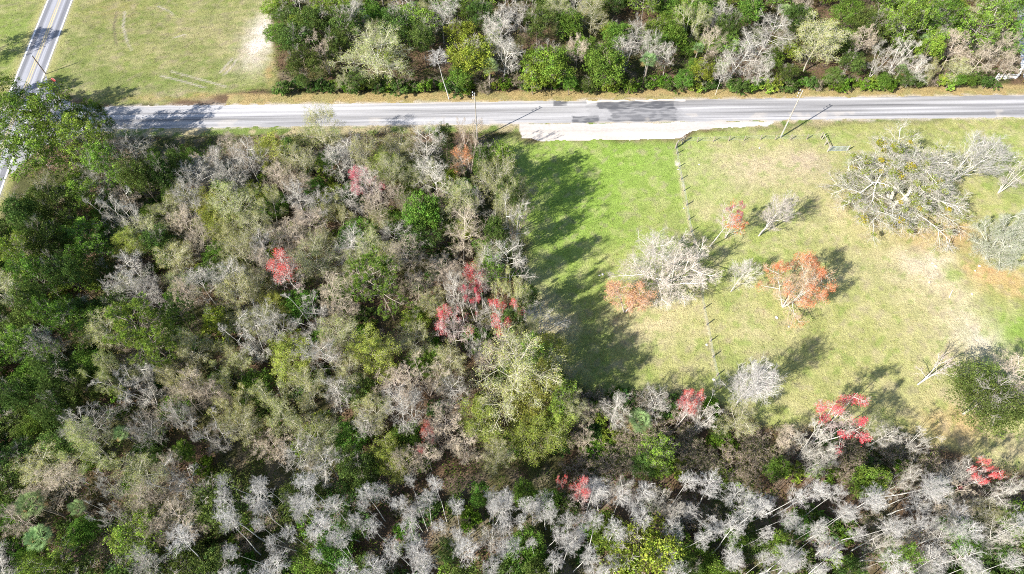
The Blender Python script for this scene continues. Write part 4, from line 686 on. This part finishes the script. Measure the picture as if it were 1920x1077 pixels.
for z in (.5, .75, 1.0): MB().tube((0, 0, z), (L, 0, z), .025).build("rail", M_STEEL, gt)
for xx in (L * .33, L * .66): MB().box((xx, 0, .75), (.06, .05, 1.0)).build("upright", M_STEEL, gt)
for xx in (-.15, L + .15): MB().tube((xx, 0, -.1), (xx, 0, 1.5), .09).build("gate_post", M_PINK, gt)
# white board fence at the driveway
def rail_fence(P, label, h=1.25):
    W = [at(*p) for p in P]; o = W[0]; r = link("board_fence", None, loc=(o[0], o[1], 0), label=label, category="fence", group="white board fences by the driveway")
    for (X, Y) in W: m = MB().box((X - o[0], Y - o[1], h / 2), (.16, .16, h)); m.box((X - o[0], Y - o[1], h + .04), (.22, .22, .07)); m.build("post", M_WHITE, r)
    for a, b in zip(W[:-1], W[1:]):
        an = math.atan2(b[1] - a[1], b[0] - a[0]); Ln = math.dist(a, b)
        for z in (.35, .70, 1.08): MB().box(((a[0] + b[0]) / 2 - o[0] - .10 * math.sin(-an), (a[1] + b[1]) / 2 - o[1] - .10, z), (Ln, .05, .17), an).build("rail", M_WHITE, r)
rail_fence([(1865, 149), (1884, 149), (1903, 148)], "white three-board fence set back from the road by the driveway")
rail_fence([(1905, 147), (1912, 132), (1919, 118)], "white board fence wing turning up along the driveway")
X, Y = at(1862, 160); mp = link("marker_post", None, loc=(X, Y, 0), label="short white capped marker post beside the road in front of the white fence", category="post")
MB().box((0, 0, .55), (.14, .14, 1.1)).build("shaft", M_WHITE, mp); MB().tube((0, 0, 1.1), (0, 0, 1.28), .26, .20, 12).build("cap", M_WHITE, mp)

# ------------------------------------------------------------------ pale stones in the pasture
def stone(pxx, pyy, s, label, seed):
    rg = np.random.default_rng(seed); import bmesh
    bm = bmesh.new(); bmesh.ops.create_icosphere(bm, subdivisions=2, radius=1)
    ax = rg.uniform(.7, 1.2, 3) * s * .6; ax[2] *= .5
    for v in bm.verts: v.co = [v.co[i] * ax[i] * (1 + rg.normal(0, .10)) for i in range(3)]
    me = bpy.data.meshes.new("stone"); bm.to_mesh(me); bm.free(); me.materials.append(M_ROCK); X, Y = at(pxx, pyy)
    link("stone", me, loc=(X, Y, s * .12), label=label, category="stone", group="pale stones lying in the pasture")
for i, (a, b, s, l) in enumerate([(1130, 515, .38, "pair-end pale stone on the grass in front of the peach tree"), (1124, 517, .28, "smaller pale stone touching its neighbour before the peach tree"), (1456, 596, .42, "chalky stone in the turf just below the ring-shaped orange maple"),
    (1479, 613, .22, "small light stone below the ring-shaped orange maple, off towards the dry slope"), (1325, 647, .34, "whitish stone lying on the tan track by the cross fence"), (1338, 712, .34, "whitish stone at the lower end of the cross fence track"),
    (1742, 530, .38, "round white stone on the bare sandy hump in the pasture"), (1754, 500, .42, "broad pale rock on the grey sand spot above the sandy hump"), (1748, 494, .3, "narrow pale rock beside the broad rock on the grey sand spot"), (1828, 508, .32, "white stone at the edge of the orange leaf litter"),
    (1836, 499, .34, "flat pinkish stone beside the orange leaf litter and the rounded grey-green oak"), (1822, 552, .34, "bright stone between the sandy hump and the orange litter"), (1272, 318, .28, "pale stone high on the cross fence track near the road"), (1282, 391, .28, "pale stone midway on the cross fence track above the cream tree"),
    (1424, 278, .3, "single cream stone on the grass behind the roadside fence"), (1311, 309, .24, "small greenish-white stone by the upper cross fence")]): stone(a, b, s, l, 400 + i)
X, Y = at(1783, 553); lg = MB(); lg.tube((-.5, -.5, .08), (.5, .8, .1), .09, .05, 8); o = lg.build("fallen_branch", M_ROCK, None, (X, Y, 0), label="bleached fallen branch lying on the sandy hump", category="branch")
